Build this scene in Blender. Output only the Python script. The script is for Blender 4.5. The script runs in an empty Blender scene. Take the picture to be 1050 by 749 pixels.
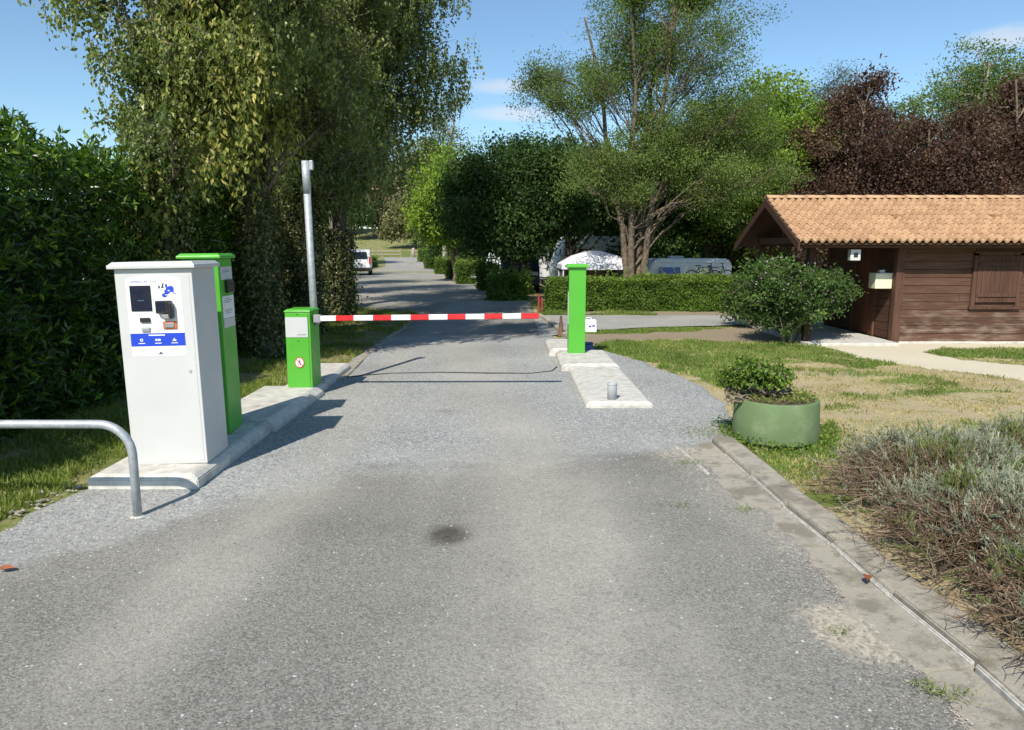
import bpy, bmesh, math, random
import numpy as np
from mathutils import Vector, Matrix
random.seed(7); RNG = np.random.default_rng(7)
S = bpy.context.scene; COL = S.collection
R = math.radians

# ------------------------------------------------------------------ camera, sky, sun, exposure
F, CAMH, HZ = 740.0, 1.7, 257.0                     # focal length in pixels of the 1050 px wide photograph
TH = math.atan((374.5-HZ)/F)
cd = bpy.data.cameras.new('camera'); cam = bpy.data.objects.new('camera', cd); COL.objects.link(cam)
cam.location = (0, 0, CAMH); cam.rotation_euler = (R(90)-TH, 0, 0)
cd.sensor_width = 36; cd.lens = F/1050*36; cd.clip_start = .05; cd.clip_end = 2000
S.camera = cam
SUN_EL, SUN_AZ = R(44), R(200)
w = bpy.data.worlds.new('World'); S.world = w; w.use_nodes = True
nt = w.node_tree; nt.nodes.clear()
wo = nt.nodes.new('ShaderNodeOutputWorld'); bg = nt.nodes.new('ShaderNodeBackground')
sky = nt.nodes.new('ShaderNodeTexSky'); sky.sky_type = 'NISHITA'; sky.sun_disc = False
sky.sun_elevation = SUN_EL; sky.sun_rotation = SUN_AZ; sky.altitude = 100; sky.air_density = 1.0; sky.dust_density = .15; sky.ozone_density = 2.0
bg.inputs['Strength'].default_value = .12
tc = nt.nodes.new('ShaderNodeTexCoord')
def wmath(op, a, b=None, clamp=False):
    n = nt.nodes.new('ShaderNodeMath'); n.operation = op; n.use_clamp = clamp
    for i, v in enumerate((a, b)):
        if v is None: continue
        if isinstance(v, (int, float)): n.inputs[i].default_value = v
        else: nt.links.new(v, n.inputs[i])
    return n.outputs[0]
def wisp(direction, sx, sz, seed, lo, hi):
    """a soft wispy cloud around a direction of the sky"""
    d = Vector(direction).normalized()
    sep = nt.nodes.new('ShaderNodeSeparateXYZ'); nt.links.new(tc.outputs['Generated'], sep.inputs[0])
    dx = wmath('DIVIDE', wmath('SUBTRACT', sep.outputs['X'], d.x), sx)
    dz = wmath('DIVIDE', wmath('SUBTRACT', sep.outputs['Z'], d.z), sz)
    r = wmath('ADD', wmath('MULTIPLY', dx, dx), wmath('MULTIPLY', dz, dz))
    fall = wmath('SUBTRACT', 1.0, r, True)
    front = wmath('GREATER_THAN', sep.outputs['Y'], 0.0)
    mp = nt.nodes.new('ShaderNodeMapping'); mp.inputs['Scale'].default_value = (9, 9, 34); mp.inputs['Location'].default_value = (seed, 0, seed)
    nt.links.new(tc.outputs['Generated'], mp.inputs[0])
    no = nt.nodes.new('ShaderNodeTexNoise'); no.inputs['Scale'].default_value = 1; no.inputs['Detail'].default_value = 7; no.inputs['Roughness'].default_value = .6
    nt.links.new(mp.outputs[0], no.inputs['Vector'])
    mr = nt.nodes.new('ShaderNodeMapRange'); mr.interpolation_type = 'SMOOTHSTEP'
    mr.inputs[1].default_value = lo; mr.inputs[2].default_value = hi
    nt.links.new(wmath('ADD', no.outputs[0], wmath('MULTIPLY', fall, .28)), mr.inputs[0])
    return wmath('MULTIPLY', wmath('MULTIPLY', mr.outputs[0], fall), front)
def skydir(u, v):
    x = (u-525)/F; y = (374.5-v)/F
    return (x, math.cos(TH)+y*math.sin(TH), -math.sin(TH)+y*math.cos(TH))
m1 = wisp(skydir(1035, 38), .05, .017, 3.1, .42, .75)
m2 = wisp(skydir(520, 88), .075, .013, 7.7, .42, .8)
m3 = wisp(skydir(525, 117), .075, .013, 5.2, .40, .78)
mm = wmath('MAXIMUM', wmath('MAXIMUM', m1, m2), m3)
mx = nt.nodes.new('ShaderNodeMix'); mx.data_type = 'RGBA'
tint = nt.nodes.new('ShaderNodeMix'); tint.data_type = 'RGBA'; tint.blend_type = 'MULTIPLY'; tint.inputs[0].default_value = 1
nt.links.new(sky.outputs[0], tint.inputs[6]); tint.inputs[7].default_value = (.90, 1.03, 1.06, 1)
nt.links.new(wmath('MULTIPLY', mm, .6), mx.inputs[0]); nt.links.new(tint.outputs[2], mx.inputs[6]); mx.inputs[7].default_value = (5.6, 5.8, 6.1, 1)
nt.links.new(mx.outputs[2], bg.inputs[0]); nt.links.new(bg.outputs[0], wo.inputs[0])

sl = bpy.data.lights.new('sun', 'SUN'); sun = bpy.data.objects.new('sun', sl); COL.objects.link(sun)
sl.energy = 4.7; sl.angle = R(.53); sl.color = (1, .935, .83)
sdir = Vector((math.sin(SUN_AZ)*math.cos(SUN_EL), math.cos(SUN_AZ)*math.cos(SUN_EL), math.sin(SUN_EL)))
sun.rotation_euler = sdir.to_track_quat('Z', 'Y').to_euler(); sun.location = (-6, -16, 18)
S.view_settings.view_transform = 'Standard'; S.view_settings.look = 'None'
S.view_settings.exposure = 0.28; S.view_settings.gamma = 1

# ------------------------------------------------------------------ helpers
def smooth(a, b, x):
    t = np.clip((np.asarray(x, float)-a)/(b-a), 0, 1); return t*t*(3-2*t)
def tz(x, y):
    """height of the ground"""
    x = np.asarray(x, float); y = np.asarray(y, float)
    z = -1.0*smooth(21.4, 25, y)*smooth(1.2, 3.4, x)*(1-smooth(70, 110, y))
    z = z - .15*smooth(25, 50, y)*(1-smooth(60, 90, y)) + .75*smooth(60, 100, y) + 6.5*smooth(104, 190, y) + 8*smooth(200, 600, y)
    return z
def tzf(x, y): return float(tz(x, y))
def G(u, v, z=0.0):
    """where the sight line of a pixel of the photo meets the level z"""
    d = skydir(u, v); t = (z-CAMH)/d[2]
    return (d[0]*t, d[1]*t)
def tag(o, label=None, cat=None, group=None, kind=None):
    if label: o['label'] = label
    if cat: o['category'] = cat
    if group: o['group'] = group
    if kind: o['kind'] = kind
    return o
def thing(name, loc, label, cat, rz=0, group=None):
    o = bpy.data.objects.new(name, None); COL.objects.link(o); o.location = loc; o.rotation_euler = (0, 0, rz)
    o.empty_display_size = .2
    return tag(o, label, cat, group)
def copy_tree(o, parent=None):
    c = o.copy(); COL.objects.link(c)
    if parent is not None: c.parent = parent
    for ch in list(o.children): copy_tree(ch, c)
    return c
def link(name, me, mat, parent=None, smoothed=False):
    o = bpy.data.objects.new(name, me); COL.objects.link(o)
    mats = mat if isinstance(mat, (list, tuple)) else [mat]
    for m in mats: me.materials.append(m)
    if smoothed is not None: me.polygons.foreach_set('use_smooth', [bool(smoothed)]*len(me.polygons))
    if parent is not None: o.parent = parent
    return o
def npmesh(name, V, faces, mat, parent=None, attrs=None, domain='POINT', smoothed=False):
    """V (n,3), faces (m,k) all with the same k"""
    me = bpy.data.meshes.new(name); V = np.asarray(V, np.float32); Fc = np.asarray(faces, np.int32)
    k = Fc.shape[1]; me.vertices.add(len(V)); me.vertices.foreach_set('co', V.ravel())
    me.loops.add(Fc.size); me.loops.foreach_set('vertex_index', Fc.ravel())
    me.polygons.add(len(Fc)); me.polygons.foreach_set('loop_start', np.arange(0, Fc.size, k, dtype=np.int32))
    me.update(calc_edges=True)
    for an, av in (attrs or {}).items():
        a = me.attributes.new(an, 'FLOAT', domain); a.data.foreach_set('value', np.asarray(av, np.float32))
    return link(name, me, mat, parent, smoothed)
class MB:
    """collects simple shapes into one bmesh"""
    def __init__(s): s.bm = bmesh.new(); s.mi = 0
    def _mark(s, before):
        for f in s.bm.faces:
            if f not in before: f.material_index = s.mi
    def box(s, x0, x1, y0, y1, z0, z1, bev=0, seg=2, taper=0):
        nb = bmesh.new()
        P = [(x0,y0,z0),(x1,y0,z0),(x1,y1,z0),(x0,y1,z0),(x0+taper,y0+taper,z1),(x1-taper,y0+taper,z1),(x1-taper,y1-taper,z1),(x0+taper,y1-taper,z1)]
        vs = [nb.verts.new(p) for p in P]
        for f in ((3,2,1,0),(4,5,6,7),(0,1,5,4),(1,2,6,5),(2,3,7,6),(3,0,4,7)): nb.faces.new([vs[i] for i in f])
        if bev: bmesh.ops.bevel(nb, geom=list(nb.edges)+list(nb.verts), offset=bev, segments=seg, affect='EDGES', profile=.5)
        s.merge(nb); return s
    def merge(s, nb):
        for f in nb.faces: f.material_index = s.mi
        me = bpy.data.meshes.new('tmp'); nb.to_mesh(me); nb.free(); s.bm.from_mesh(me); bpy.data.meshes.remove(me)
    def tube(s, pts, r, n=12, caps=True):
        pts = [Vector(p) for p in pts]; rr = r if isinstance(r, (list, tuple)) else [r]*len(pts)
        nb = bmesh.new(); rings = []; up = Vector((0, 0, 1))
        t0 = (pts[1]-pts[0]).normalized(); a = t0.cross(up)
        if a.length < .1: a = t0.cross(Vector((0, 1, 0)))
        a.normalize()
        for i, p in enumerate(pts):
            t = (pts[min(i+1, len(pts)-1)]-pts[max(i-1, 0)]).normalized()
            a = (a - t*a.dot(t)).normalized(); b = t.cross(a)
            rings.append([nb.verts.new(p+(a*math.cos(2*math.pi*k/n)+b*math.sin(2*math.pi*k/n))*rr[i]) for k in range(n)])
        for i in range(len(pts)-1):
            for k in range(n):
                f = nb.faces.new((rings[i][k], rings[i][(k+1)%n], rings[i+1][(k+1)%n], rings[i+1][k])); f.smooth = True
        if caps: nb.faces.new(rings[0][::-1]); nb.faces.new(rings[-1])
        s.merge(nb); return s
    def lathe(s, prof, c=(0, 0, 0), n=32, axis='Z'):
        nb = bmesh.new(); rings = []
        for r, z in prof:
            ring = []
            for k in range(n):
                a = 2*math.pi*k/n; p = (r*math.cos(a), r*math.sin(a), z)
                if axis == 'Y': p = (p[0], z, p[1])
                if axis == 'X': p = (z, p[0], p[1])
                ring.append(nb.verts.new((p[0]+c[0], p[1]+c[1], p[2]+c[2])))
            rings.append(ring)
        for i in range(len(prof)-1):
            for k in range(n):
                f = nb.faces.new((rings[i][k], rings[i][(k+1)%n], rings[i+1][(k+1)%n], rings[i+1][k])); f.smooth = True
        nb.faces.new(rings[0][::-1]); nb.faces.new(rings[-1]); bmesh.ops.recalc_face_normals(nb, faces=nb.faces)
        s.merge(nb); return s
    def prism(s, pts, vec):
        """polygon pts (3d) extruded along vec"""
        nb = bmesh.new(); v = Vector(vec)
        a = [nb.verts.new(p) for p in pts]; b = [nb.verts.new(Vector(p)+v) for p in pts]; n = len(a)
        nb.faces.new(a); nb.faces.new(b[::-1])
        for i in range(n): nb.faces.new((a[i], b[i], b[(i+1)%n], a[(i+1)%n]))
        bmesh.ops.recalc_face_normals(nb, faces=nb.faces); s.merge(nb); return s
    def build(s, name, mat, parent=None, smoothed=None):
        me = bpy.data.meshes.new(name); s.bm.to_mesh(me); s.bm.free()
        return link(name, me, mat, parent, smoothed)
def shift(pts, d): return [(p[0]+d[0], p[1]+d[1], p[2]+d[2]) for p in pts]

# ------------------------------------------------------------------ materials
def newmat(name):
    m = bpy.data.materials.new(name); m.use_nodes = True; t = m.node_tree
    p = t.nodes['Principled BSDF']; return m, t, p
def N(t, typ, **kw):
    n = t.nodes.new(typ)
    for k, v in kw.items(): setattr(n, k, v)
    return n
def noise(t, scale, detail=4, rough=.55, vec=None, stretch=None):
    n = N(t, 'ShaderNodeTexNoise'); n.inputs['Scale'].default_value = scale; n.inputs['Detail'].default_value = detail; n.inputs['Roughness'].default_value = rough
    co = N(t, 'ShaderNodeTexCoord').outputs['Object'] if vec is None else vec
    if stretch:
        mp = N(t, 'ShaderNodeMapping'); mp.inputs['Scale'].default_value = stretch; t.links.new(co, mp.inputs[0]); co = mp.outputs[0]
    t.links.new(co, n.inputs['Vector']); return n.outputs[0]
def rng(t, src, a, b, c=0., d=1., sm=False):
    n = N(t, 'ShaderNodeMapRange'); n.interpolation_type = 'SMOOTHSTEP' if sm else 'LINEAR'
    for i, v in zip((1, 2, 3, 4), (a, b, c, d)): n.inputs[i].default_value = v
    t.links.new(src, n.inputs[0]); return n.outputs[0]
def mix(t, fac, a, b, mode='MIX'):
    n = N(t, 'ShaderNodeMix', data_type='RGBA', blend_type=mode)
    for i, v in ((0, fac), (6, a), (7, b)):
        if isinstance(v, tuple): n.inputs[i].default_value = v if len(v) == 4 else (*v, 1)
        elif isinstance(v, (int, float)): n.inputs[i].default_value = v
        else: t.links.new(v, n.inputs[i])
    return n.outputs[2]
def mth(t, op, a, b=None, clamp=False):
    n = N(t, 'ShaderNodeMath', operation=op, use_clamp=clamp)
    for i, v in ((0, a), (1, b)):
        if v is None: continue
        if isinstance(v, (int, float)): n.inputs[i].default_value = v
        else: t.links.new(v, n.inputs[i])
    return n.outputs[0]
def bump(t, p, h, strength=.3, dist=.01):
    b = N(t, 'ShaderNodeBump'); b.inputs['Strength'].default_value = strength; b.inputs['Distance'].default_value = dist
    t.links.new(h, b.inputs['Height']); t.links.new(b.outputs[0], p.inputs['Normal'])
def attr(t, name): return N(t, 'ShaderNodeAttribute', attribute_name=name).outputs['Fac']
def plain(name, col, rough=.6, metal=0., var=.12, scale=6, bmp=0, bscale=80, dirt=None, dscale=2.5, spec=.5):
    m, t, p = newmat(name)
    n = rng(t, noise(t, scale, 6), .3, .7, 1-var, 1+var)
    c = mix(t, 1, (*col, 1), n, 'MULTIPLY')
    if dirt:
        d = rng(t, noise(t, dscale, 8, .65), .5, .72, 0, .8, True); c = mix(t, d, c, dirt)
    t.links.new(c, p.inputs['Base Color'])
    p.inputs['Roughness'].default_value = rough; p.inputs['Metallic'].default_value = metal; p.inputs['Specular IOR Level'].default_value = spec
    t.links.new(rng(t, noise(t, scale*3, 5), .3, .7, max(rough-.08, 0), min(rough+.1, 1)), p.inputs['Roughness'])
    if bmp: bump(t, p, noise(t, bscale, 6), bmp, .004)
    return m
def leafmat(name, c1, c2, c3=None, trans=.35, rough=.5, spec=.35):
    """leaf colours vary from leaf to leaf through the face attribute lv"""
    m, t, p = newmat(name)
    a = attr(t, 'lv'); r = N(t, 'ShaderNodeValToRGB'); e = r.color_ramp.elements
    e[0].color = (*c1, 1); e[1].color = (*(c3 or c2), 1); e[1].position = 1
    k = r.color_ramp.elements.new(.6); k.color = (*c2, 1)
    t.links.new(a, r.inputs[0])
    n = rng(t, noise(t, 1.3, 3), .3, .7, .75, 1.25)
    c = mix(t, 1, r.outputs[0], n, 'MULTIPLY')
    t.links.new(c, p.inputs['Base Color']); p.inputs['Roughness'].default_value = rough; p.inputs['Specular IOR Level'].default_value = spec
    tr = N(t, 'ShaderNodeBsdfTranslucent'); c2_ = mix(t, 1, c, (1.25, 1.35, .55), 'MULTIPLY'); t.links.new(c2_, tr.inputs[0])
    ms = N(t, 'ShaderNodeMixShader'); ms.inputs[0].default_value = trans
    t.links.new(p.outputs[0], ms.inputs[1]); t.links.new(tr.outputs[0], ms.inputs[2])
    t.links.new(ms.outputs[0], t.nodes['Material Output'].inputs[0]); return m
M = {}
M['white_paint'] = plain('white paint', (.57, .575, .565), .38, var=.03, scale=3, dirt=(.62,.62,.6), dscale=1.4)
M['green_paint'] = plain('green paint', (.085, .40, .035), .38, var=.05, scale=3)
M['gap_green'] = plain('dark green gap', (.02, .12, .012), .5)  # darker green for the door seams and keyholes
M['galv'] = plain('galvanised steel', (.40, .43, .45), .55, .35, .22, 24, .25, 60)
M['grey_label'] = plain('grey label', (.55, .57, .57), .4, var=.03)
M['white_label'] = plain('white label', (.82, .82, .82), .35, var=.01)
M['blue_print'] = plain('blue print', (.015, .06, .55), .4, var=.02)
M['dark_print'] = plain('dark print', (.05, .06, .10), .5, var=.02)
M['screen'] = plain('dark screen', (.008, .014, .035), .12, var=.02)
M['black_plastic'] = plain('black plastic', (.02, .02, .022), .4)
M['grey_plastic'] = plain('grey plastic', (.28, .29, .30), .45)
M['orange'] = plain('orange plastic', (.75, .16, .04), .4)
M['red_paint'] = plain('red stripe', (.62, .025, .03), .38, var=.06)
M['boom_white'] = plain('white boom paint', (.80, .80, .79), .38, var=.04, scale=9)
M['concrete'] = plain('pale concrete', (.56, .54, .49), .85, var=.2, scale=11, bmp=.6, bscale=60, dirt=(.33,.30,.24), dscale=5)
def oldconc():
    m, t, p = newmat('weathered concrete'); co = N(t, 'ShaderNodeTexCoord').outputs['Object']
    f = noise(t, 110, 5, .75, co); md = noise(t, 14, 7, .7, co); bg_ = noise(t, 3, 6, .6, co)
    c = mix(t, f, (.25, .22, .17), (.56, .52, .43)); c = mix(t, rng(t, md, .5, .68, 0, .7, True), c, (.19, .165, .125))
    c = mix(t, rng(t, bg_, .48, .62, 0, .8, True), c, mix(t, f, (.13, .115, .085), (.30, .27, .21))); c = mix(t, rng(t, noise(t, 40, 4, .6, co), .62, .68, 0, .7, True), c, (.50, .48, .42))
    t.links.new(c, p.inputs['Base Color']); p.inputs['Roughness'].default_value = .95; bump(t, p, mth(t, 'ADD', f, md), .9, .008); return m
M['old_concrete'] = oldconc()
M['lime'] = plain('pale joint', (.48, .46, .42), .9, var=.3, scale=30, bmp=.5)
M['planter_green'] = plain('faded green paint', (.13, .195, .085), .8, var=.14, scale=4, bmp=.35, bscale=30, dirt=(.24,.26,.17), dscale=4)
M['soil'] = plain('soil', (.09, .06, .04), .95, var=.4, scale=30, bmp=.8)
M['pvc'] = plain('grey pipe', (.42, .44, .45), .5, var=.08)
M['dark_hole'] = plain('dark interior', (.03, .03, .03), .9)
M['bark'] = plain('bark', (.17, .135, .105), .9, var=.45, scale=11, bmp=1, bscale=26)
M['pale_bark'] = plain('pale bark', (.34, .30, .25), .85, var=.4, scale=9, bmp=.8, bscale=26)
M['locust_bark'] = plain('furrowed brown bark', (.15, .115, .08), .9, var=.5, scale=9, bmp=1, bscale=22)
M['dark_bark'] = plain('dark bark', (.07, .055, .042), .9, var=.35, scale=11, bmp=1, bscale=26)
M['twig'] = plain('twig', (.20, .17, .12), .9, var=.3, scale=20)
M['cream_box'] = plain('cream enamel', (.72, .69, .50), .45, var=.04)
M['cable'] = plain('black cable', (.025, .025, .027), .7)
M['caravan'] = plain('caravan shell', (.78, .80, .82), .4, var=.05)
M['glass'] = plain('tinted glass', (.02, .03, .05), .08, var=.05)
M['canvas'] = plain('awning canvas', (.78, .76, .82), .8, var=.06)
M['tent_wall'] = plain('tent wall canvas', (.22, .19, .16), .9, var=.15)
M['blue_plastic'] = plain('blue plastic', (.06, .09, .24), .4)
M['terracotta'] = plain('brown cone plastic', (.13, .065, .04), .7)
M['tyre'] = plain('tyre', (.015, .015, .015), .8)
M['van_white'] = plain('van paint', (.75, .76, .78), .25, var=.02)
M['red_lamp'] = plain('tail lamp', (.45, .01, .01), .2)
M['rail_wood'] = plain('weathered rail wood', (.30, .25, .19), .9, var=.25)
M['stone'] = plain('pale stones', (.38, .34, .28), .9, var=.35, scale=25, bmp=.5)
M['dead_leaf'] = plain('dead leaf', (.30, .09, .035), .7, var=.2)
M['lime_leaf'] = leafmat('yellow green leaf', (.14, .24, .03), (.26, .38, .05), (.40, .50, .08), .45)
M['poplar_leaf'] = leafmat('poplar leaf', (.085, .125, .030), (.16, .205, .055), (.38, .40, .13), .38, .4, .5)
M['vine_leaf'] = leafmat('yellowing vine leaf', (.16, .20, .045), (.32, .34, .08), (.58, .50, .16), .40)
M['laurel'] = leafmat('laurel leaf', (.022, .058, .008), (.05, .11, .012), (.20, .31, .04), .34, .3, .5)
M['ivy'] = leafmat('ivy leaf', (.05, .07, .02), (.10, .125, .035), (.22, .20, .08), .15, .4, .5)
M['oak_leaf'] = leafmat('dark leaf', (.028, .060, .014), (.05, .105, .022), (.10, .18, .04), .3)
M['locust_leaf'] = leafmat('fine feathery leaf', (.10, .155, .04), (.165, .24, .06), (.28, .36, .10), .45)
M['purple_leaf'] = leafmat('purple plum leaf', (.050, .024, .018), (.095, .050, .034), (.19, .12, .07), .24)
M['pine_leaf'] = leafmat('blue green needle', (.06, .10, .07), (.09, .14, .10), (.14, .19, .12), .2)
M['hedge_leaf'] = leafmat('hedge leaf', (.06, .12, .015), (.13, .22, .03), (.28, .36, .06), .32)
M['hib_leaf'] = leafmat('shrub leaf', (.04, .085, .018), (.075, .14, .03), (.14, .22, .055), .3)
M['flower'] = leafmat('mauve flower', (.38, .27, .36), (.48, .36, .46), None, .3)
M['fig_leaf'] = leafmat('far leaf', (.12, .13, .05), (.19, .18, .08), (.26, .22, .12), .25)
M['grass_blade'] = leafmat('grass blade', (.10, .17, .03), (.18, .27, .045), (.42, .37, .15), .35)
M['yellowish_blade'] = leafmat('verge grass blade', (.12, .18, .03), (.23, .29, .055), (.46, .39, .16), .35)  # the grass's own yellower green, running to straw
M['lav_leaf'] = leafmat('lavender foliage', (.20, .235, .16), (.31, .35, .26), (.46, .48, .34), .18, .8, .1)
M['lav_green'] = leafmat('green shoot', (.12, .17, .05), (.20, .25, .08), (.26, .28, .10), .25)
M['lav_dead'] = leafmat('dead stem', (.09, .06, .04), (.22, .155, .105), (.40, .30, .21), .05, .9, .1)
M['dark_core'] = plain('dark hedge core', (.012, .018, .008), 1, var=.2)  # near-black colour of a solid core, stands in for the hedge's inner shade

def wood(name, col, board=.0, vertical=False):
    m, t, p = newmat(name)
    st = (1.2, 1.2, 26) if not vertical else (26, 26, 1.2)
    g = noise(t, 1.6, 8, .65, stretch=st)
    c = mix(t, rng(t, g, .35, .7), tuple(v*.62 for v in col), tuple(v*1.4 for v in col))
    geo = N(t, 'ShaderNodeAttribute', attribute_name='bv').outputs['Fac']
    c = mix(t, 1, c, rng(t, geo, 0, 1, .72, 1.25), 'MULTIPLY')
    wv = mth(t, 'MULTIPLY', attr(t, 'wear'), rng(t, noise(t, 2.2, 6, .6, stretch=(1, 1, 5)), .42, .68, 0, 1, True))
    c = mix(t, wv, c, (.23, .17, .13))
    t.links.new(c, p.inputs['Base Color']); p.inputs['Roughness'].default_value = .75; p.inputs['Specular IOR Level'].default_value = .25
    bump(t, p, g, .35, .006); return m
M['shed_wood'] = wood('brown stained boards', (.098, .050, .032))
M['shed_trim'] = wood('brown stained trim', (.095, .048, .032), vertical=True)
M['shed_door'] = wood('red brown door', (.135, .055, .030), vertical=True)
M['tile'] = None
def tilemat():
    m, t, p = newmat('clay tile')
    a = attr(t, 'bv')
    c = mix(t, a, (.40, .24, .13), (.54, .345, .195))
    c = mix(t, rng(t, noise(t, 9, 6), .5, .75, 0, .5, True), c, (.33, .21, .13))
    t.links.new(c, p.inputs['Base Color']); p.inputs['Roughness'].default_value = .85
    bump(t, p, noise(t, 60, 5), .3, .003); return m
M['tile'] = tilemat()

def roadmat():
    m, t, p = newmat('asphalt and gravel')
    co = N(t, 'ShaderNodeTexCoord').outputs['Object']
    gr, du, dk, wh = attr(t, 'gravel'), attr(t, 'dust'), attr(t, 'stain'), attr(t, 'grit')
    fine = noise(t, 190, 3, .7, co); mid = noise(t, 34, 6, .65, co); big = noise(t, 2.3, 6, .6, co); huge = noise(t, .7, 4, .5, co)
    vo = N(t, 'ShaderNodeTexVoronoi'); vo.inputs['Scale'].default_value = 120; t.links.new(co, vo.inputs['Vector'])
    sep = N(t, 'ShaderNodeSeparateColor'); t.links.new(vo.outputs['Color'], sep.inputs[0])
    vo2 = N(t, 'ShaderNodeTexVoronoi'); vo2.inputs['Scale'].default_value = 60; t.links.new(co, vo2.inputs['Vector'])
    sep2 = N(t, 'ShaderNodeSeparateColor'); t.links.new(vo2.outputs['Color'], sep2.inputs[0])
    # asphalt: dark binder with paler chippings showing
    a = mix(t, rng(t, sep.outputs[0], .0, 1.), (.105, .10, .089), (.315, .304, .27))
    a = mix(t, rng(t, sep.outputs[1], .955, .975, 0, .7), a, (.40, .38, .34))
    a = mix(t, rng(t, mid, .3, .75, 0, .4), a, (.225, .215, .185)); a = mix(t, rng(t, big, .55, .75, 0, .4, True), a, (.115, .110, .096))
    # gravel: blue grey chips
    g = mix(t, rng(t, sep2.outputs[0], 0, 1), (.165, .175, .175), (.46, .465, .44))
    g = mix(t, rng(t, fine, .35, .7, 0, .5), g, (.30, .305, .29))
    g = mix(t, rng(t, big, .42, .65, 0, .35, True), g, (.28, .27, .24))
    gf = rng(t, mth(t, 'ADD', gr, mth(t, 'MULTIPLY', mth(t, 'SUBTRACT', mth(t, 'ADD', mth(t, 'MULTIPLY', mid, .6), mth(t, 'MULTIPLY', big, .8)), .7), 1.0)), .30, .72, 0, 1, True)
    c = mix(t, gf, a, g)
    df = mth(t, 'MULTIPLY', du, rng(t, mth(t, 'ADD', mth(t, 'MULTIPLY', big, .35), mth(t, 'MULTIPLY', mid, .65)), .30, .62, .35, 1, True), True)
    c = mix(t, mth(t, 'MULTIPLY', df, .8), c, mix(t, sep.outputs[2], (.30, .283, .24), (.48, .455, .395)))
    wf = rng(t, mth(t, 'ADD', wh, mth(t, 'MULTIPLY', mth(t, 'SUBTRACT', mid, .5), 1.3)), .45, .75, 0, .85, True)
    c = mix(t, wf, c, mix(t, sep2.outputs[1], (.28, .245, .185), (.54, .49, .39)))
    c = mix(t, mth(t, 'MULTIPLY', dk, rng(t, mth(t, 'ADD', mth(t, 'MULTIPLY', fine, .6), mth(t, 'MULTIPLY', mid, .4)), .38, .56, .35, 1), True), c, (.045, .038, .03))
    c = mix(t, 1, c, rng(t, huge, .3, .7, .88, 1.12), 'MULTIPLY')
    t.links.new(c, p.inputs['Base Color']); p.inputs['Roughness'].default_value = .9; p.inputs['Specular IOR Level'].default_value = .3
    hgt = mth(t, 'ADD', mth(t, 'MULTIPLY', vo.outputs['Distance'], -1.), mth(t, 'MULTIPLY', fine, .8))
    bump(t, p, hgt, .4, .004); return m
M['road'] = roadmat()
def groundmat():
    m, t, p = newmat('grass and dry earth')
    co = N(t, 'ShaderNodeTexCoord').outputs['Object']
    ga, pa, dp, li = attr(t, 'green'), attr(t, 'cream'), attr(t, 'dirt'), attr(t, 'litter')
    fine = noise(t, 60, 5, .7, co); mid = noise(t, 9, 6, .6, co); big = noise(t, 1.1, 5, .6, co)
    earth = mix(t, rng(t, fine, .3, .7), (.27, .205, .105), (.62, .52, .33)); earth = mix(t, rng(t, big, .35, .65, 0, .5), earth, (.46, .40, .22)); earth = mix(t, rng(t, noise(t, 24, 6, .7, co), .5, .68, 0, .7), earth, (.24, .19, .085))
    earth = mix(t, rng(t, noise(t, 130, 3, .7, co), .60, .68, 0, .8), earth, (.68, .60, .48))
    grass = mix(t, fine, (.06, .10, .02), (.20, .26, .06)); grass = mix(t, rng(t, mid, .4, .7, 0, .45), grass, (.26, .23, .09))
    gf = rng(t, mth(t, 'ADD', ga, mth(t, 'MULTIPLY', mth(t, 'SUBTRACT', mth(t, 'ADD', mth(t, 'MULTIPLY', mid, .55), mth(t, 'MULTIPLY', big, .45)), .5), 1.6)), .35, .7, 0, 1, True)
    c = mix(t, gf, earth, grass)
    cream = mix(t, fine, (.50, .44, .31), (.80, .73, .56))
    path = mix(t, fine, (.20, .155, .105), (.40, .33, .24))
    wob = mth(t, 'MULTIPLY', mth(t, 'SUBTRACT', mid, .5), .8)
    c = mix(t, rng(t, mth(t, 'ADD', dp, wob), .4, .65, 0, 1, True), c, path)
    c = mix(t, rng(t, mth(t, 'ADD', pa, wob), .45, .6, 0, 1, True), c, cream)
    c = mix(t, mth(t, 'MULTIPLY', li, rng(t, mid, .3, .6)), c, mix(t, fine, (.16, .11, .06), (.46, .35, .20)))
    t.links.new(c, p.inputs['Base Color']); p.inputs['Roughness'].default_value = .95; p.inputs['Specular IOR Level'].default_value = .15
    bump(t, p, mth(t, 'ADD', fine, mid), .7, .02); return m
M['ground'] = groundmat()

# ------------------------------------------------------------------ ground and roads
def vnoise(x, y, sc, seed=0):
    """cheap smooth value noise on arrays"""
    r = np.random.default_rng(seed); T = r.random((64, 64)); x = np.asarray(x)/sc+1000; y = np.asarray(y)/sc+1000
    xi = np.floor(x).astype(int); yi = np.floor(y).astype(int); fx = x-xi; fy = y-yi; fx = fx*fx*(3-2*fx); fy = fy*fy*(3-2*fy)
    a = T[xi % 64, yi % 64]; b = T[(xi+1) % 64, yi % 64]; c = T[xi % 64, (yi+1) % 64]; d = T[(xi+1) % 64, (yi+1) % 64]
    return (a*(1-fx)+b*fx)*(1-fy)+(c*(1-fx)+d*fx)*fy
def inpoly(x, y, pix, wob=.18, world=False):
    P = pix if world else [G(*q) for q in pix]
    x = x+(vnoise(x, y, .35, 5)-.5)*2*wob; y = y+(vnoise(x, y, .35, 6)-.5)*2*wob
    ins = np.zeros(x.shape, bool)
    for i in range(len(P)):
        x1, y1 = P[i]; x2, y2 = P[i-1]
        c = ((y1 > y) != (y2 > y)) & (x < (x2-x1)*(y-y1)/((y2-y1) or 1e-9)+x1); ins ^= c
    return ins
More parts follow.
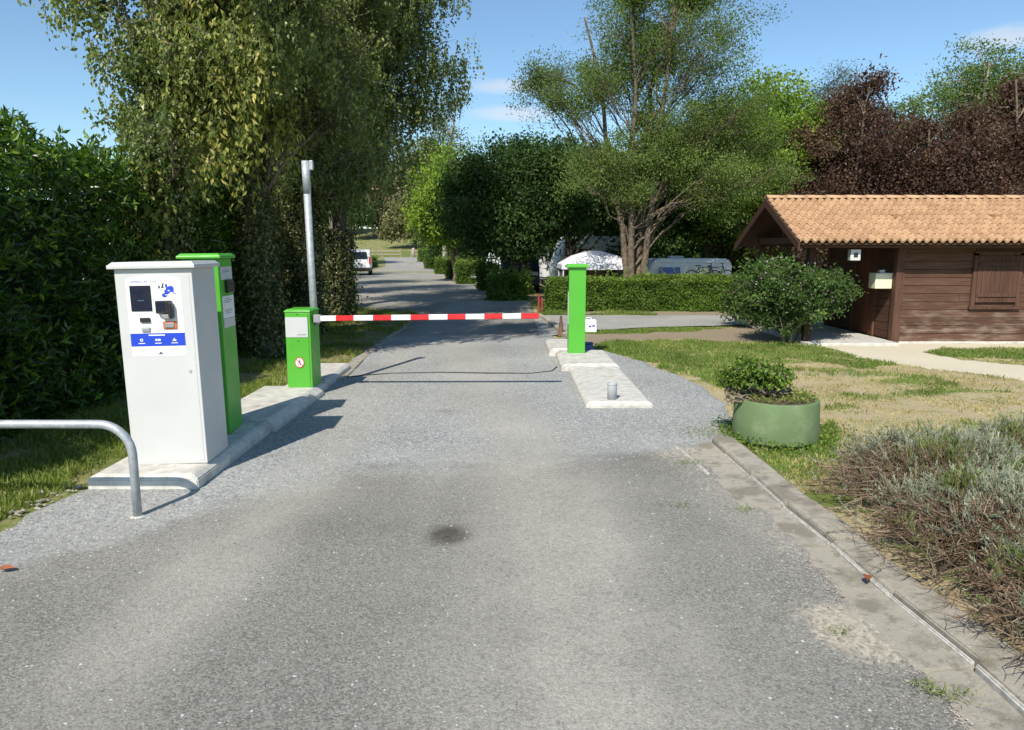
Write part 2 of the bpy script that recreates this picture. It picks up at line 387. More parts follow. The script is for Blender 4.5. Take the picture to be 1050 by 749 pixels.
POLY_GREEN = [(598,362),(620,350),(690,349),(760,351),(810,353),(868,360),(925,374),(880,378),(800,366),(765,370),(800,388),(775,398),(750,412),(742,404),(700,383),(640,366)]
POLY_STRIP = [(585,341),(680,337),(735,333),(728,338),(690,341),(600,345)]
POLY_DIRT = [(560,350),(600,343),(700,341),(765,335),(835,338),(850,352),(800,352),(690,348),(620,350),(600,358)]
POLY_CREAM = [(825,352),(845,345),(912,352),(1200,352),(1200,357),(965,357),(950,362),(985,369),(1200,388),(1200,412),(1050,390),(951,377),(886,367)]
POLY_TUFT = [(700,452),(752,440),(800,462),(850,430),(860,470),(830,492),(770,478)]
POLY_ISLE = [(968,358),(1200,358),(1200,372),(985,367),(950,362)]
def masks(x, y):
    right = x > 0.2
    g = np.where(right, .36+.6*(vnoise(x, y*1.6, 1.3, 3)-.5)+.6*(vnoise(x, y*2.2, .5, 4)-.5), .62)
    g = np.where(inpoly(x, y, POLY_GREEN), .85, g); g = np.where(inpoly(x, y, POLY_STRIP), .8, g)
    g = np.where(inpoly(x, y, POLY_TUFT, .1), .9, g); g = np.where(inpoly(x, y, POLY_ISLE, .1), .95, g)
    g = np.where(y > 21, .55, g); g = np.where(y > 30, .6, g); g = np.where(y > 105, .60+.2*(y < 125), g)
    cr = inpoly(x, y, POLY_CREAM, .06).astype(float); d = inpoly(x, y, POLY_DIRT, .1).astype(float)
    d = np.maximum(d, ((x > .8) & (x < 16) & (y > 18.4) & (y < 20.3)).astype(float)*.9)
    li = np.where((x < -2.2) & (y > 9.6) & (y < 40), .75*smooth(.35, .6, vnoise(x, y, 1.1, 9)), 0)
    li = np.where((x < -4.0) & (y < 12), .8, li)
    return g, cr, d, li
xs = np.concatenate([[-600, -300, -150, -80, -50, -35, -25, -18], np.arange(-14, 15, .1), [18, 25, 35, 50, 80, 150, 300, 600]])
ys = np.concatenate([[-60, -20, -8, -3], np.arange(0, 24, .1), np.arange(24, 60, 1.5), np.arange(60, 210, 5), [230, 270, 330, 420, 520, 700, 1200]])
X, Y = np.meshgrid(xs, ys); nx, ny = len(xs), len(ys)
Z = tz(X, Y)+np.where((Y < 24) & (X > 1.9), .02*(vnoise(X, Y, .5, 12)-.5), 0)-.002
idx = np.arange(nx*ny).reshape(ny, nx)
quads = np.stack([idx[:-1, :-1], idx[:-1, 1:], idx[1:, 1:], idx[1:, :-1]], -1).reshape(-1, 4)
g_, c_, d_, l_ = masks(X.ravel(), Y.ravel())
ground = npmesh('ground', np.stack([X, Y, Z], -1).reshape(-1, 3), quads, M['ground'], attrs=dict(green=g_, cream=c_, dirt=d_, litter=l_), smoothed=True)
tag(ground, kind='structure')

def PL(y, pts):
    return np.interp(y, [p[0] for p in pts], [p[1] for p in pts])
LEFT = [(-6,-3.6),(3,-3.3),(4.2,-3.14),(4.95,-3.05),(5.3,-2.7),(8.3,-2.6),(10,-2.5),(12,-2.5),(16.3,-2.32),(19,-2.35),(20.5,-2.9),(21.5,-4.6),(25,-5.9),(38,-8.6),(50,-11.6),(62,-13),(72,-12.6),(84,-14.5),(100,-17.8)]
RIGHT = [(-6,1.9),(2.4,1.66),(4.0,1.67),(4.9,1.60),(5.8,1.46),(6.1,1.72),(6.3,2.02),(7.2,2.28),(8.2,2.4),(9,2.36),(9.9,2.22),(11,2.0),(12,1.65),(12.8,1.25),(13.6,.92),(15.2,.76),(20,.62),(24,.55),(29.6,-.2),(38.8,-1.5),(55,-4.1),(84,-8.5),(100,-12.4)]
ry = np.concatenate([np.arange(-6, 1.5, .3), np.arange(1.5, 13, .05), np.arange(13, 24, .1), np.arange(24, 100.1, 1)])
nt_ = 120; tt = np.linspace(0, 1, nt_)
xl = PL(ry, LEFT)+(vnoise(ry, ry*0, .25, 21)-.5)*.10; xr = PL(ry, RIGHT)+(vnoise(ry, ry*0, .22, 22)-.5)*.10*(ry > 6)+((vnoise(ry, ry*0, .45, 23)-.5)*.16+(vnoise(ry, ry*0, .11, 24)-.5)*.06)*(ry < 6)
RX = xl[:, None]*(1-tt)+xr[:, None]*tt; RY = np.repeat(ry[:, None], nt_, 1); RZ = tz(RX, RY)+.006+.010*(np.minimum(tt, 1-tt) > .008)*(RY < 60)
gb = np.interp(RX, [-3.2, -2.6, -2.0, -1.2, -.4, 1.2, 2], [3.3, 3.8, 4.6, 5.5, 5.7, 6.0, 6.1])+(vnoise(RX, RY, .5, 31)-.5)*.5
grav = smooth(-1.0, .7, RY-gb)*(1-.75*smooth(13, 15, RY))
# dusty wheel tracks: a pale band from the barrier to the foreground, another one on the left
c1 = np.interp(RY, [0, 3, 6, 10, 14], [.35, .35, .12, -.55, -1.1]); tr1 = np.exp(-((RX-c1)/.50)**2)
c2 = np.interp(RY, [0, 3, 6, 10], [-1.7, -1.6, -1.55, -1.75]); tr2 = np.exp(-((RX-c2)/.32)**2)
dust = np.clip(.95*tr1+.75*tr2+.10+.5*(vnoise(RX, RY, .8, 33)-.5)+.35*(vnoise(RX*2.5, RY*.7, .5, 34)-.5)+.9*smooth(20, 27, RY), 0, 1)
sx, sy = G(460, 551); stain = np.exp(-(((RX-sx)/.125)**2+((RY-sy)/.16)**2)**2.2*(.7+.8*vnoise(RX, RY, .05, 38)))*1.0
sx2, sy2 = G(458, 423); stain += .4*np.exp(-((RX-sx2)/.12)**2-((RY-sy2)/.1)**2)
for px, py, a, b, k in ((630, 470, .5, .12, .25), (400, 480, .3, .1, .35), (330,545,.4,.2,.15)):
    qx, qy = G(px, py); stain += k*np.exp(-((RX-qx)/a)**2-((RY-qy)/b)**2)
edge = xr[:, None]-RX
grit = np.clip(smooth(.62, .10, edge)*(RY < 6.1)*(.05+1.15*(vnoise(RX, RY, .5, 35))), 0, 1)
grit = np.maximum(grit, smooth(.45, .1, RX-xl[:, None])*(RY < 4.6)*.45)
grit = np.maximum(grit, smooth(.4, .05, edge)*(RY > 20)*.8)
i2 = np.arange(len(ry)*nt_).reshape(len(ry), nt_)
q2 = np.stack([i2[:-1, :-1], i2[:-1, 1:], i2[1:, 1:], i2[1:, :-1]], -1).reshape(-1, 4)
road = npmesh('road', np.stack([RX, RY, RZ], -1).reshape(-1, 3), q2, M['road'], attrs=dict(gravel=grav.ravel(), dust=dust.ravel(), stain=np.clip(stain, 0, 1).ravel(), grit=grit.ravel()), smoothed=True)
tag(road, kind='structure')
# side road crossing to the right in front of the hedge
sxs = np.arange(.55, 14, .1); sy_ = np.linspace(0, 1, 24)
lo = np.interp(sxs, [.5, 1.2, 3, 6, 14], [13.9, 15.0, 15.9, 16.6, 17.2])+(vnoise(sxs, sxs*0, .3, 41)-.5)*.12; hi = np.interp(sxs, [.5, 14], [18.9, 18.7])+(vnoise(sxs, sxs*0, .3, 42)-.5)*.12
SX = np.repeat(sxs[:, None], 24, 1); SY = lo[:, None]*(1-sy_)+hi[:, None]*sy_
i3 = np.arange(SX.size).reshape(SX.shape); q3 = np.stack([i3[:-1, :-1], i3[1:, :-1], i3[1:, 1:], i3[:-1, 1:]], -1).reshape(-1, 4)
sr = npmesh('side_road', np.stack([SX, SY, SX*0+.022], -1).reshape(-1, 3), q3, M['road'], attrs=dict(gravel=np.full(SX.size, .75), dust=np.full(SX.size, .55), stain=np.zeros(SX.size), grit=np.zeros(SX.size)))
tag(sr, kind='structure')

# --- loose stones and gravel chips
def stones(name, n, fn, smin, smax, mat, flat=.6):
    """n small angular stones; fn(n) gives x, y"""
    x, y = fn(n); n = len(x); s = RNG.uniform(smin, smax, n)
    base = np.array([(1,0,0),(-1,0,0),(0,1,0),(0,-1,0),(0,0,1),(0,0,-1)], float)
    P = base[None]*RNG.uniform(.55, 1.1, (n, 6, 1)); P[:, :, 2] *= flat
    a = RNG.uniform(0, 6.28, n); ca, sa = np.cos(a)[:, None], np.sin(a)[:, None]
    Q = np.stack([P[:, :, 0]*ca-P[:, :, 1]*sa, P[:, :, 0]*sa+P[:, :, 1]*ca, P[:, :, 2]], -1)*s[:, None, None]
    Q += np.stack([x, y, tz(x, y)+.014+s*.2], -1)[:, None]
    fc = np.array([(0,2,4),(2,1,4),(1,3,4),(3,0,4),(2,0,5),(1,2,5),(3,1,5),(0,3,5)])
    Fc = (np.arange(n)[:, None, None]*6+fc[None]).reshape(-1, 3)
    return npmesh(name, Q.reshape(-1, 3), Fc, mat, attrs=dict(lv=np.repeat(RNG.random(n), 8)), domain='FACE')
def chipmat():
    m, t, p = newmat('gravel chips'); a = attr(t, 'lv')
    r = N(t, 'ShaderNodeValToRGB'); e = r.color_ramp.elements; e[0].color = (.10,.115,.13,1); e[1].color = (.46,.46,.44,1); t.links.new(a, r.inputs[0])
    t.links.new(r.outputs[0], p.inputs['Base Color']); p.inputs['Roughness'].default_value = .9; return m
M['chips'] = chipmat()
def sample_gravel(n):
    y = 2.2+RNG.random(n*3)**1.3*10; x = RNG.uniform(-3.1, 2.4, n*3)
    ok = (x > PL(y, LEFT)+.02) & (x < PL(y, RIGHT)-.02)
    b = np.interp(x, [-3.2, -2.6, -2.0, -1.2, -.4, 1.2, 2], [3.3, 3.8, 4.6, 5.5, 5.7, 6.0, 6.1])
    p = np.where(y > b+RNG.normal(0, .3, len(y)), 1, .05); ok &= RNG.random(len(y)) < p
    ok &= np.exp(-((x-np.interp(y, [0,3,6,10,14], [.35,.35,.12,-.55,-1.1]))/.4)**2)*.8 < RNG.random(len(y))
    return x[ok][:n], y[ok][:n]
tag(stones('gravel_chips', 42000, sample_gravel, .004, .011, M['chips']), 'loose blue grey gravel chips spread over the road around the barrier', 'gravel', kind='stuff')
def sample_grit(n):
    y = RNG.uniform(2.0, 6.2, n*2); e = RNG.exponential(.17, n*2); x = PL(y, RIGHT)-e
    y2 = RNG.uniform(7, 13, n//2); x2 = RNG.uniform(2.2, 7, n//2)
    return np.concatenate([x, x2]), np.concatenate([y, y2])
tag(stones('pale_grit', 2400, sample_grit, .002, .007, M['stone']), 'pale grit and pebbles along the concrete gutter and the dry lawn', 'grit', kind='stuff')

# ------------------------------------------------------------------ foliage toolkit
def leaf_quads(P, D, Nn, L, W, fold=.18):
    """P points, D leaf axis, Nn leaf normal, L length, W width -> verts, faces"""
    D = D/np.linalg.norm(D, axis=1, keepdims=True); Sd = np.cross(D, Nn); Sd /= np.linalg.norm(Sd, axis=1, keepdims=True)+1e-9
    U = np.cross(Sd, D); L = np.broadcast_to(L, (len(P),))[:, None]; W = np.broadcast_to(W, (len(P),))[:, None]
    a = P; b = P+D*L*.45+Sd*W*.5+U*W*fold; c = P+D*L-U*L*.12; d = P+D*L*.45-Sd*W*.5+U*W*fold
    V = np.stack([a, b, c, d], 1).reshape(-1, 3); n = len(P)
    return V, np.arange(n*4).reshape(n, 4)
def unit(n, bias=(0, 0, 0)):
    v = RNG.normal(size=(n, 3)); v /= np.linalg.norm(v, axis=1, keepdims=True); v += np.array(bias); return v/(np.linalg.norm(v, axis=1, keepdims=True)+1e-9)
def leaves_obj(name, P, D, Nn, L, W, mat, parent, lv=None):
    V, Fc = leaf_quads(P, D, Nn, L, W)
    return npmesh(name, V, Fc, mat, parent, attrs=dict(lv=RNG.random(len(P)) if lv is None else lv), domain='FACE')
class Tubes:
    def __init__(s): s.V = []; s.F = []; s.n = 0
    def add(s, pts, rad, k=6):
        pts = np.asarray(pts, float); m = len(pts); rad = np.broadcast_to(np.asarray(rad, float), (m,))
        T = np.gradient(pts, axis=0); T /= np.linalg.norm(T, axis=1, keepdims=True)+1e-9
        ref = np.array([0, 0, 1.]) if abs(T[0, 2]) < .9 else np.array([1., 0, 0]); A = np.cross(T, ref); A /= np.linalg.norm(A, axis=1, keepdims=True)+1e-9; B = np.cross(T, A)
        an = np.arange(k)*2*math.pi/k
        ring = pts[:, None]+rad[:, None, None]*(A[:, None]*np.cos(an)[None, :, None]+B[:, None]*np.sin(an)[None, :, None])
        s.V.append(ring.reshape(-1, 3)); i = np.arange(m*k).reshape(m, k)+s.n; j = np.roll(i, -1, 1)
        s.F.append(np.stack([i[:-1], j[:-1], j[1:], i[1:]], -1).reshape(-1, 4)); s.n += m*k
    def build(s, name, mat, parent): return npmesh(name, np.concatenate(s.V), np.concatenate(s.F), mat, parent, smoothed=True)
def bez(a, b, c, n=7):
    t = np.linspace(0, 1, n)[:, None]; return (1-t)**2*np.asarray(a)+2*t*(1-t)*np.asarray(b)+t*t*np.asarray(c)

def make_tree(name, label, cat, loc, trunk, blobs, leafm, barkm, limbs=36, subs=12, per=80, leaf=(.10, .06), spread=.55, clump=.22, flat=.7,
              hang=0, stems=1, r0=.16, ivy=0, group=None, lvbias=0., seed=None, vine=None, out=.45, lean=None, fork=1., rlimb=1., zmin=.22, wig=.035, steep=.5):
    """trunk = height of the fork top; blobs = crown volumes (cx,cy,cz,rx,ry,rz) relative to the base"""
    global RNG
    if seed is not None: RNG = np.random.default_rng(seed)
    root = thing(name, loc, label, cat, group=group)
    tb = Tubes(); stempts = []
    for s in range(stems):
        a = s*6.28/stems+RNG.uniform(0, 1); off = 0 if stems == 1 else .12
        lx, ly = (lean if lean and s == 0 else (RNG.normal(0, .06)*trunk+(0 if stems == 1 else .20*fork*trunk*math.cos(a)), RNG.normal(0, .05)*trunk+(0 if stems == 1 else .16*fork*trunk*math.sin(a))))
        n = 14; t = np.linspace(0, 1, n); wob = np.cumsum(RNG.normal(0, wig, (n, 2)), 0)*trunk*.12
        pts = np.stack([off*math.cos(a)+lx*t**1.2+wob[:, 0]*t, off*math.sin(a)+ly*t**1.2+wob[:, 1]*t, t*trunk-.1*(t == 0)], -1)
        rad = r0/(stems**.5)*(1-.8*t)+.01; rad[0] *= 1.35
        tb.add(pts, rad, 12); stempts.append(pts)
    vol = np.array([b[3]*b[4]*b[5] for b in blobs])**.8; vol = vol/vol.sum()
    LP, LD, LN, LL, LVv = [], [], [], [], []
    HB = []
    for i in range(limbs):
        b = blobs[RNG.choice(len(blobs), p=vol)]; d = unit(1)[0]; rr = RNG.random()**out
        c = np.array([b[0]+d[0]*b[3]*rr, b[1]+d[1]*b[4]*rr, b[2]+d[2]*b[5]*rr])
        st = stempts[RNG.integers(stems)]
        hd = np.hypot(c[0]-st[-1, 0], c[1]-st[-1, 1]); za = np.clip(c[2]-steep*hd-RNG.uniform(.2, 1.), trunk*zmin*RNG.uniform(.85, 1.5), trunk*.97)
        k = int(np.argmin(abs(st[:, 2]-za))); A = st[k]
        mid = (A+c)/2+np.array([0, 0, .12*np.linalg.norm(c-A)])+RNG.normal(0, .1, 3)
        p = bez(A, mid, c, 9); L = np.linalg.norm(c-A); p[1:-1] += RNG.normal(0, .02*L, (7, 3))
        rb = min(.012*L+.012, .5*r0)*rlimb; tb.add(p, np.linspace(rb, .008, 9), 6)
        toneL = RNG.normal(0, .22); sg = spread*min(b[3], b[4], b[5])*.5
        ns = max(3, int(subs*RNG.uniform(.6, 1.4)))
        sc = c+RNG.normal(0, 1, (ns, 3))*np.array([sg, sg, sg*flat])
        for q in sc:
            j = RNG.integers(4, 9); tb.add(bez(p[j], (p[j]+q)/2+RNG.normal(0, .05, 3), q, 4), [.011, .009, .006, .003], 3)
            m = max(6, int(per*RNG.uniform(.5, 1.5))); tone = RNG.normal(0, .17)+.5*toneL
            if hang:
                nst = max(2, m//14)
                for h in range(nst):
                    q0 = q+RNG.normal(0, clump, 3)*np.array([1, 1, .5]); ln = hang*RNG.uniform(.4, 1.3); k2 = 14
                    t = np.linspace(0, 1, k2); dr = RNG.normal(0, .12, 2)
                    pp = np.stack([q0[0]+dr[0]*t*ln, q0[1]+dr[1]*t*ln, q0[2]-ln*t**1.1], -1)
                    if h % 3 == 0: HB.append(pp[::3])
                    pp = pp+RNG.normal(0, .035, pp.shape)
                    LP.append(pp); LVv.append(np.full(k2, tone)); dd = unit(k2, (0, 0, -1.1)); LD.append(dd); LN.append(unit(k2, (0, -.3, .5)))
            else:
                pp = q+RNG.normal(0, 1, (m, 3))*np.array([clump, clump, clump*flat])
                LP.append(pp); LVv.append(np.full(m, tone)); LD.append(unit(m, (0, 0, -.25))); LN.append(unit(m, (0, 0, .9)))
    for pp in HB: tb.add(pp, .003, 3)
    tb.build('trunk', barkm, root)
    P = np.concatenate(LP); n = len(P); keep = P[:, 2] > .15
    P = P[keep]; D = np.concatenate(LD)[keep]; Nn = np.concatenate(LN)[keep]; tn = np.concatenate(LVv)[keep]; n = len(P)
    sz = RNG.uniform(.65, 1.25, n)
    leaves_obj('crown', P, D, Nn, leaf[0]*sz, leaf[1]*sz, leafm, root, np.clip(RNG.beta(2, 2.4, n)+lvbias+tn, 0, 1))
    if ivy:
        n = int(ivy*2600); z = RNG.random(n)*ivy; a = RNG.uniform(0, 6.28, n); st = stempts[0]
        cx = np.interp(z, st[:, 2], st[:, 0]); cy = np.interp(z, st[:, 2], st[:, 1]); lump = .75+.6*vnoise(a*3, z, .5, 77)
        r = (r0*(1-.6*z/trunk)+.05+RNG.exponential(.045, n))*lump
        P = np.stack([cx+r*np.cos(a), cy+r*np.sin(a), z], -1); Nn = np.stack([np.cos(a), np.sin(a), .3+0*a], -1)+RNG.normal(0, .4, (n, 3))
        leaves_obj('ivy', P, unit(n, (0, 0, -.9)), Nn, RNG.uniform(.04, .085, n), RNG.uniform(.035, .07, n), M['ivy'], root)
    if vine:
        # curtains of bigger yellowing leaves hanging in the crown
        LP, LD, LN = [], [], []
        for (cx, cy, cz, rx, ry, rz, ns) in vine:
            for h in range(ns):
                q = np.array([cx, cy, cz])+unit(1)[0]*np.array([rx, ry, rz])*RNG.random()**.4; ln = RNG.uniform(.3, 1.1); k2 = int(ln*16)+3
                t = np.linspace(0, 1, k2); pp = np.stack([q[0]+0*t, q[1]+0*t, q[2]-ln*t], -1)+RNG.normal(0, .05, (k2, 3))
                LP.append(pp); LD.append(unit(k2, (0, 0, -1.3))); LN.append(unit(k2, (-.2, -.8, .3)))
        P = np.concatenate(LP); n = len(P)
        leaves_obj('vine', P, np.concatenate(LD), np.concatenate(LN), RNG.uniform(.07, .13, n), RNG.uniform(.035, .06, n), M['vine_leaf'], root)
    return root

def make_hedge(name, label, box, n, leaf, mat, amp=.1, rnd=.15, group=None, shoots=0, seed=1, core_in=.12, cat='hedge'):
    """trimmed hedge: leaves over the faces of a lumpy box, a solid dark core for the shaded inside"""
    x0, x1, y0, y1, z1 = box; cx, cy = (x0+x1)/2, (y0+y1)/2; z0 = tzf(cx, cy)
    root = thing(name, (cx, cy, z0), label, cat, group=group); hx, hy = (x1-x0)/2, (y1-y0)/2; h = z1
    areas = np.array([2*hy*h, 2*hy*h, 2*hx*h, 2*hx*h, 4*hx*hy]); f = RNG.choice(5, n, p=areas/areas.sum())
    a, b = RNG.uniform(-1, 1, n), RNG.random(n)
    P = np.zeros((n, 3)); Nn = np.zeros((n, 3))
    for k, (sx_, ax) in enumerate(((1, 0), (-1, 0), (1, 1), (-1, 1))):
        m = f == k; hh = (hx, hy)[ax]; oh = (hy, hx)[ax]
        P[m, ax] = sx_*hh; P[m, 1-ax] = a[m]*oh; P[m, 2] = b[m]*h; Nn[m, ax] = sx_
    m = f == 4; P[m, 0] = a[m]*hx; P[m, 1] = (b[m]*2-1)*hy; P[m, 2] = h; Nn[m, 2] = 1
    lump = (vnoise(P[:, 0]+P[:, 1]+cx, P[:, 2]*1.0+P[:, 1]*.3, .42, seed)-.45)*2+(vnoise(P[:, 0]*1.3+P[:, 1], P[:, 2], .17, seed+1)-.5)*1.0
    P += Nn*(lump*amp)[:, None]-Nn*np.abs(RNG.normal(0, amp*.6, n))[:, None]
    P += RNG.normal(0, .02, (n, 3)); P[:, 2] = np.maximum(P[:, 2], .02)
    D = unit(n, (0, 0, .3))+Nn*.5; Nl = Nn+RNG.normal(0, .55, (n, 3))+np.array([0, 0, .45]); sz = RNG.uniform(.6, 1.25, n)
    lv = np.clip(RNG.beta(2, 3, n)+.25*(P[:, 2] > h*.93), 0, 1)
    Ps, Ds, Ns, Ls, lvs = [P], [D], [Nl], [leaf[0]*sz], [lv]
    if shoots:
        for s in range(shoots):
            q = np.array([RNG.uniform(-hx, hx), RNG.uniform(-hy, hy), h-.05]); ln = RNG.uniform(.1, .42); k = 12
            dr = unit(1, (0, 0, 2.2))[0]; t = np.linspace(0, 1, k)[:, None]; pp = q+dr*t*ln
            Ps.append(pp); Ds.append(unit(k, (0, 0, .9))); Ns.append(unit(k, (0, 0, .4))); Ls.append(np.full(k, leaf[0]*.95)); lvs.append(RNG.uniform(.4, 1, k))
        for s in range(shoots):        # sprays leaning out of the face towards the road
            q = np.array([hx, RNG.uniform(-hy, hy), RNG.uniform(.3, h)]); ln = RNG.uniform(.1, .4); k = 12
            dr = unit(1, (1.2, 0, .7))[0]; t = np.linspace(0, 1, k)[:, None]; pp = q+dr*t*ln
            Ps.append(pp); Ds.append(unit(k, tuple(dr*.8))); Ns.append(unit(k, (0, 0, .8))); Ls.append(np.full(k, leaf[0]*.95)); lvs.append(RNG.uniform(.3, 1, k))
    P = np.concatenate(Ps); L = np.concatenate(Ls)
    leaves_obj('foliage', P, np.concatenate(Ds), np.concatenate(Ns), L, L*leaf[1]/leaf[0], mat, root, np.concatenate(lvs))
    c = core_in; mb = MB(); mb.box(-hx+c, hx-c, -hy+c, hy-c, 0, h-c, .04); mb.build('hedge_core', M['dark_core'], root)
    return root
#PART2
# ------------------------------------------------------------------ kerb and gutter on the right, kerb at the junction
def sweep(name, path, prof, mat, gap=.5, kind='structure'):
    """profile (offset to the right, z) swept along path in short cast lengths with open joints"""
    P = np.array(path, float); seg = np.hypot(*np.diff(P, axis=0).T); s = np.concatenate([[0], np.cumsum(seg)]); mb = MB()
    at = lambda t: np.array([np.interp(t, s, P[:, 0]), np.interp(t, s, P[:, 1])])
    t = 0; k = 0
    while t < s[-1]-.05:
        a, b = at(t+.004), at(min(t+gap, s[-1])-.004); d = (b-a)/np.linalg.norm(b-a); nrm = np.array([d[1], -d[0]]); dz = random.uniform(-.012, .012); dr = random.uniform(-.012, .012)
        pts = [(a[0]+nrm[0]*(o+dr), a[1]+nrm[1]*(o+dr), z+(dz if z > 0 else 0)) for o, z in prof]
        mb.prism(pts, (b[0]-a[0], b[1]-a[1], 0)); t += gap; k += 1
    bmesh.ops.bevel(mb.bm, geom=list(mb.bm.edges), offset=.006, segments=2, affect='EDGES')
    return tag(mb.build(name, mat), kind=kind)
KP = [G(730, 456), G(763, 485), G(800, 519), G(855, 563), G(909, 611), G(1047, 724), (1.86, 1.0), (1.88, -1)]
sweep('kerb', KP[::-1], [(-.20, -.05), (.0, -.05), (.0, .050), (-.02, .058), (-.14, .064), (-.20, .05)][::1] if False else [(0, -.05), (.0, .050), (.02, .060), (.17, .066), (.20, .05), (.20, -.05)], M['old_concrete'], .62)
sweep('gutter', [(p[0]-.012, p[1]) for p in KP[::-1]], [(-.36, -.05), (-.36, .004), (-.03, .022), (-.016, .03), (-.012, -.05)], M['old_concrete'], .62)
sweep('mortar_joint', [(p[0]-.020, p[1]) for p in KP[::-1]], [(-.005, -.02), (-.005, .0265), (.010, .034), (.010, -.02)], M['lime'], .62)
sweep('mortar_joint', [G(725, 489), G(693, 461)], [(-.012, -.02), (-.012, .026), (.012, .026), (.012, -.02)], M['lime'], .7)
sweep('kerb', [G(584, 353), G(572, 341), G(560, 331), G(550, 325)], [(0, -.05), (0, .085), (.02, .095), (.13, .095), (.13, -.05)], M['old_concrete'], .8)
sweep('kerb', [G(352, 392), G(378, 365), G(412, 340), G(436, 322)], [(-.12, -.05), (-.12, .03), (-.10, .035), (0, .03), (0, -.05)], M['old_concrete'], .9)

# ------------------------------------------------------------------ concrete plinths
def plinth(name, x0, x1, y0, y1, h, bev, skew=0, label=''):
    mb = MB(); nb = bmesh.new()
    P = [(x0, y0, 0), (x1, y0, 0), (x1+skew, y1, 0), (x0+skew, y1, 0)]
    T = [(x0+bev, y0+bev*.6, h), (x1-bev, y0+bev*.6, h), (x1-bev+skew, y1, h), (x0+bev+skew, y1, h)]
    vs = [nb.verts.new((p[0], p[1], -.05)) for p in P]+[nb.verts.new((p[0], p[1], h-bev*.7)) for p in P]+[nb.verts.new(p) for p in T]
    for k in range(2):
        for i in range(4): nb.faces.new([vs[k*4+i], vs[k*4+(i+1) % 4], vs[k*4+4+(i+1) % 4], vs[k*4+4+i]])
    nb.faces.new(vs[8:12]); nb.faces.new(vs[0:4][::-1])
    bmesh.ops.bevel(nb, geom=list(nb.edges), offset=.008, segments=2, affect='EDGES')
    mb.merge(nb); o = mb.build(name, M['concrete'])
    return tag(o, label, 'plinth')
plinth('concrete_plinth', -3.03, -2.24, 4.95, 6.58, .12, .05, -.02, 'pale concrete plinth under the tall white payment machine, nearest on the left')
plinth('concrete_plinth', -3.0, -2.22, 6.60, 8.36, .125, .09, 0, 'pale concrete plinth between the green terminal and the barrier cabinet')
plinth('concrete_plinth', -2.75, -2.28, 8.37, 10.2, .11, .05, -.03, 'narrow far concrete plinth behind the green barrier cabinet')
plinth('concrete_plinth', .80, 1.53, 7.64, 10.05, .085, .05, 0, 'nearest pale concrete slab carrying the short grey pipe')
plinth('concrete_plinth', .70, 1.52, 10.06, 11.5, .12, .06, 0, 'middle pale concrete slab in front of the slim green post')
plinth('concrete_plinth', .60, 1.12, 11.52, 12.8, .14, .05, 0, 'rearmost narrow concrete slab behind the slim green post')

# ------------------------------------------------------------------ brown timber shed with clay tile roof
shed = thing('timber_shed', (7.08, 13.31, 0), 'brown timber shed with orange clay tile roof and open porch', 'shed')
OX, OY = 7.08, 13.31
def L3(x0, x1, y0, y1, z0, z1): return (x0-OX, x1-OX, y0-OY, y1-OY, z0, z1)
def boards(name, boxes, mat, parent, wear=None):
    V, Fc, bv, we = [], [], [], []
    for i, (x0, x1, y0, y1, z0, z1) in enumerate(boxes):
        V += [(x0,y0,z0),(x1,y0,z0),(x1,y1,z0),(x0,y1,z0),(x0,y0,z1),(x1,y0,z1),(x1,y1,z1),(x0,y1,z1)]
        Fc += [[i*8+k for k in f] for f in ((3,2,1,0),(4,5,6,7),(0,1,5,4),(1,2,6,5),(2,3,7,6),(3,0,4,7))]
        bv += [.3+.5*random.random()]*8; we += [wear[i] if wear else 0]*8
    return npmesh(name, V, Fc, mat, parent, attrs=dict(bv=bv, wear=we))
BH = .148; bx, wr = [], []
for k in range(13):
    z0 = .03+k*BH; cuts = sorted([7.16]+[random.uniform(8, 12.5) for _ in range(1)]+[13.0])
    for a, b in zip(cuts, cuts[1:]):
        bx.append(L3(a+.003, b-.003, 13.31+random.uniform(0, .004), 13.35, z0, z0+BH-.009)); wr.append(1.0 if k < 2 else .75 if k < 4 else .22 if k < 6 else .1)
boards('front_wall', bx, M['shed_wood'], shed, wr)
bx = []
for k in range(13):
    z0 = .06+k*BH
    for a, b in ((13.42, 14.12), (14.98, 16.25)): bx.append(L3(7.08, 7.12, a, b, z0, z0+BH-.009))
for k in range(13, 19):
    z0 = .06+k*BH; hw = (2.58-z0)*1.95
    if hw > .1: bx.append(L3(7.08, 7.12, 14.55-hw, 14.55+hw, z0, z0+BH-.009))
boards('side_wall', bx, M['shed_wood'], shed)
mb = MB(); mb.box(*L3(7.125, 13, 13.355, 16.25, .02, 1.9)); mb.build('wall_core', M['dark_hole'], shed)
boards('corner_post', [L3(7.03, 7.17, 13.285, 13.42, .0, 1.92)], M['shed_trim'], shed)
boards('corner_post', [L3(7.04, 7.16, 16.18, 16.30, .0, 1.92)], M['shed_trim'], shed)
door = boards('door', [L3(7.085, 7.11, 14.14+i*.12, 14.14+i*.12+.114, .06, 1.76) for i in range(7)], M['shed_door'], shed)
mb = MB(); mb.tube([(-.03, 1.45, .95), (-.06, 1.45, .95), (-.06, 1.36, .95)], .011, 8); h = mb.build('handle', M['galv'], door)
boards('door_frame', [L3(7.05, 7.10, 14.07, 14.135, .05, 1.83), L3(7.05, 7.10, 14.985, 15.05, .05, 1.83), L3(7.05, 7.10, 14.135, 14.985, 1.77, 1.83)], M['shed_trim'], shed)
sh = boards('window_shutter', [L3(8.50+i*.083, 8.50+i*.083+.078, 13.262, 13.285, .76, 1.60) for i in range(9)], M['shed_trim'], shed)
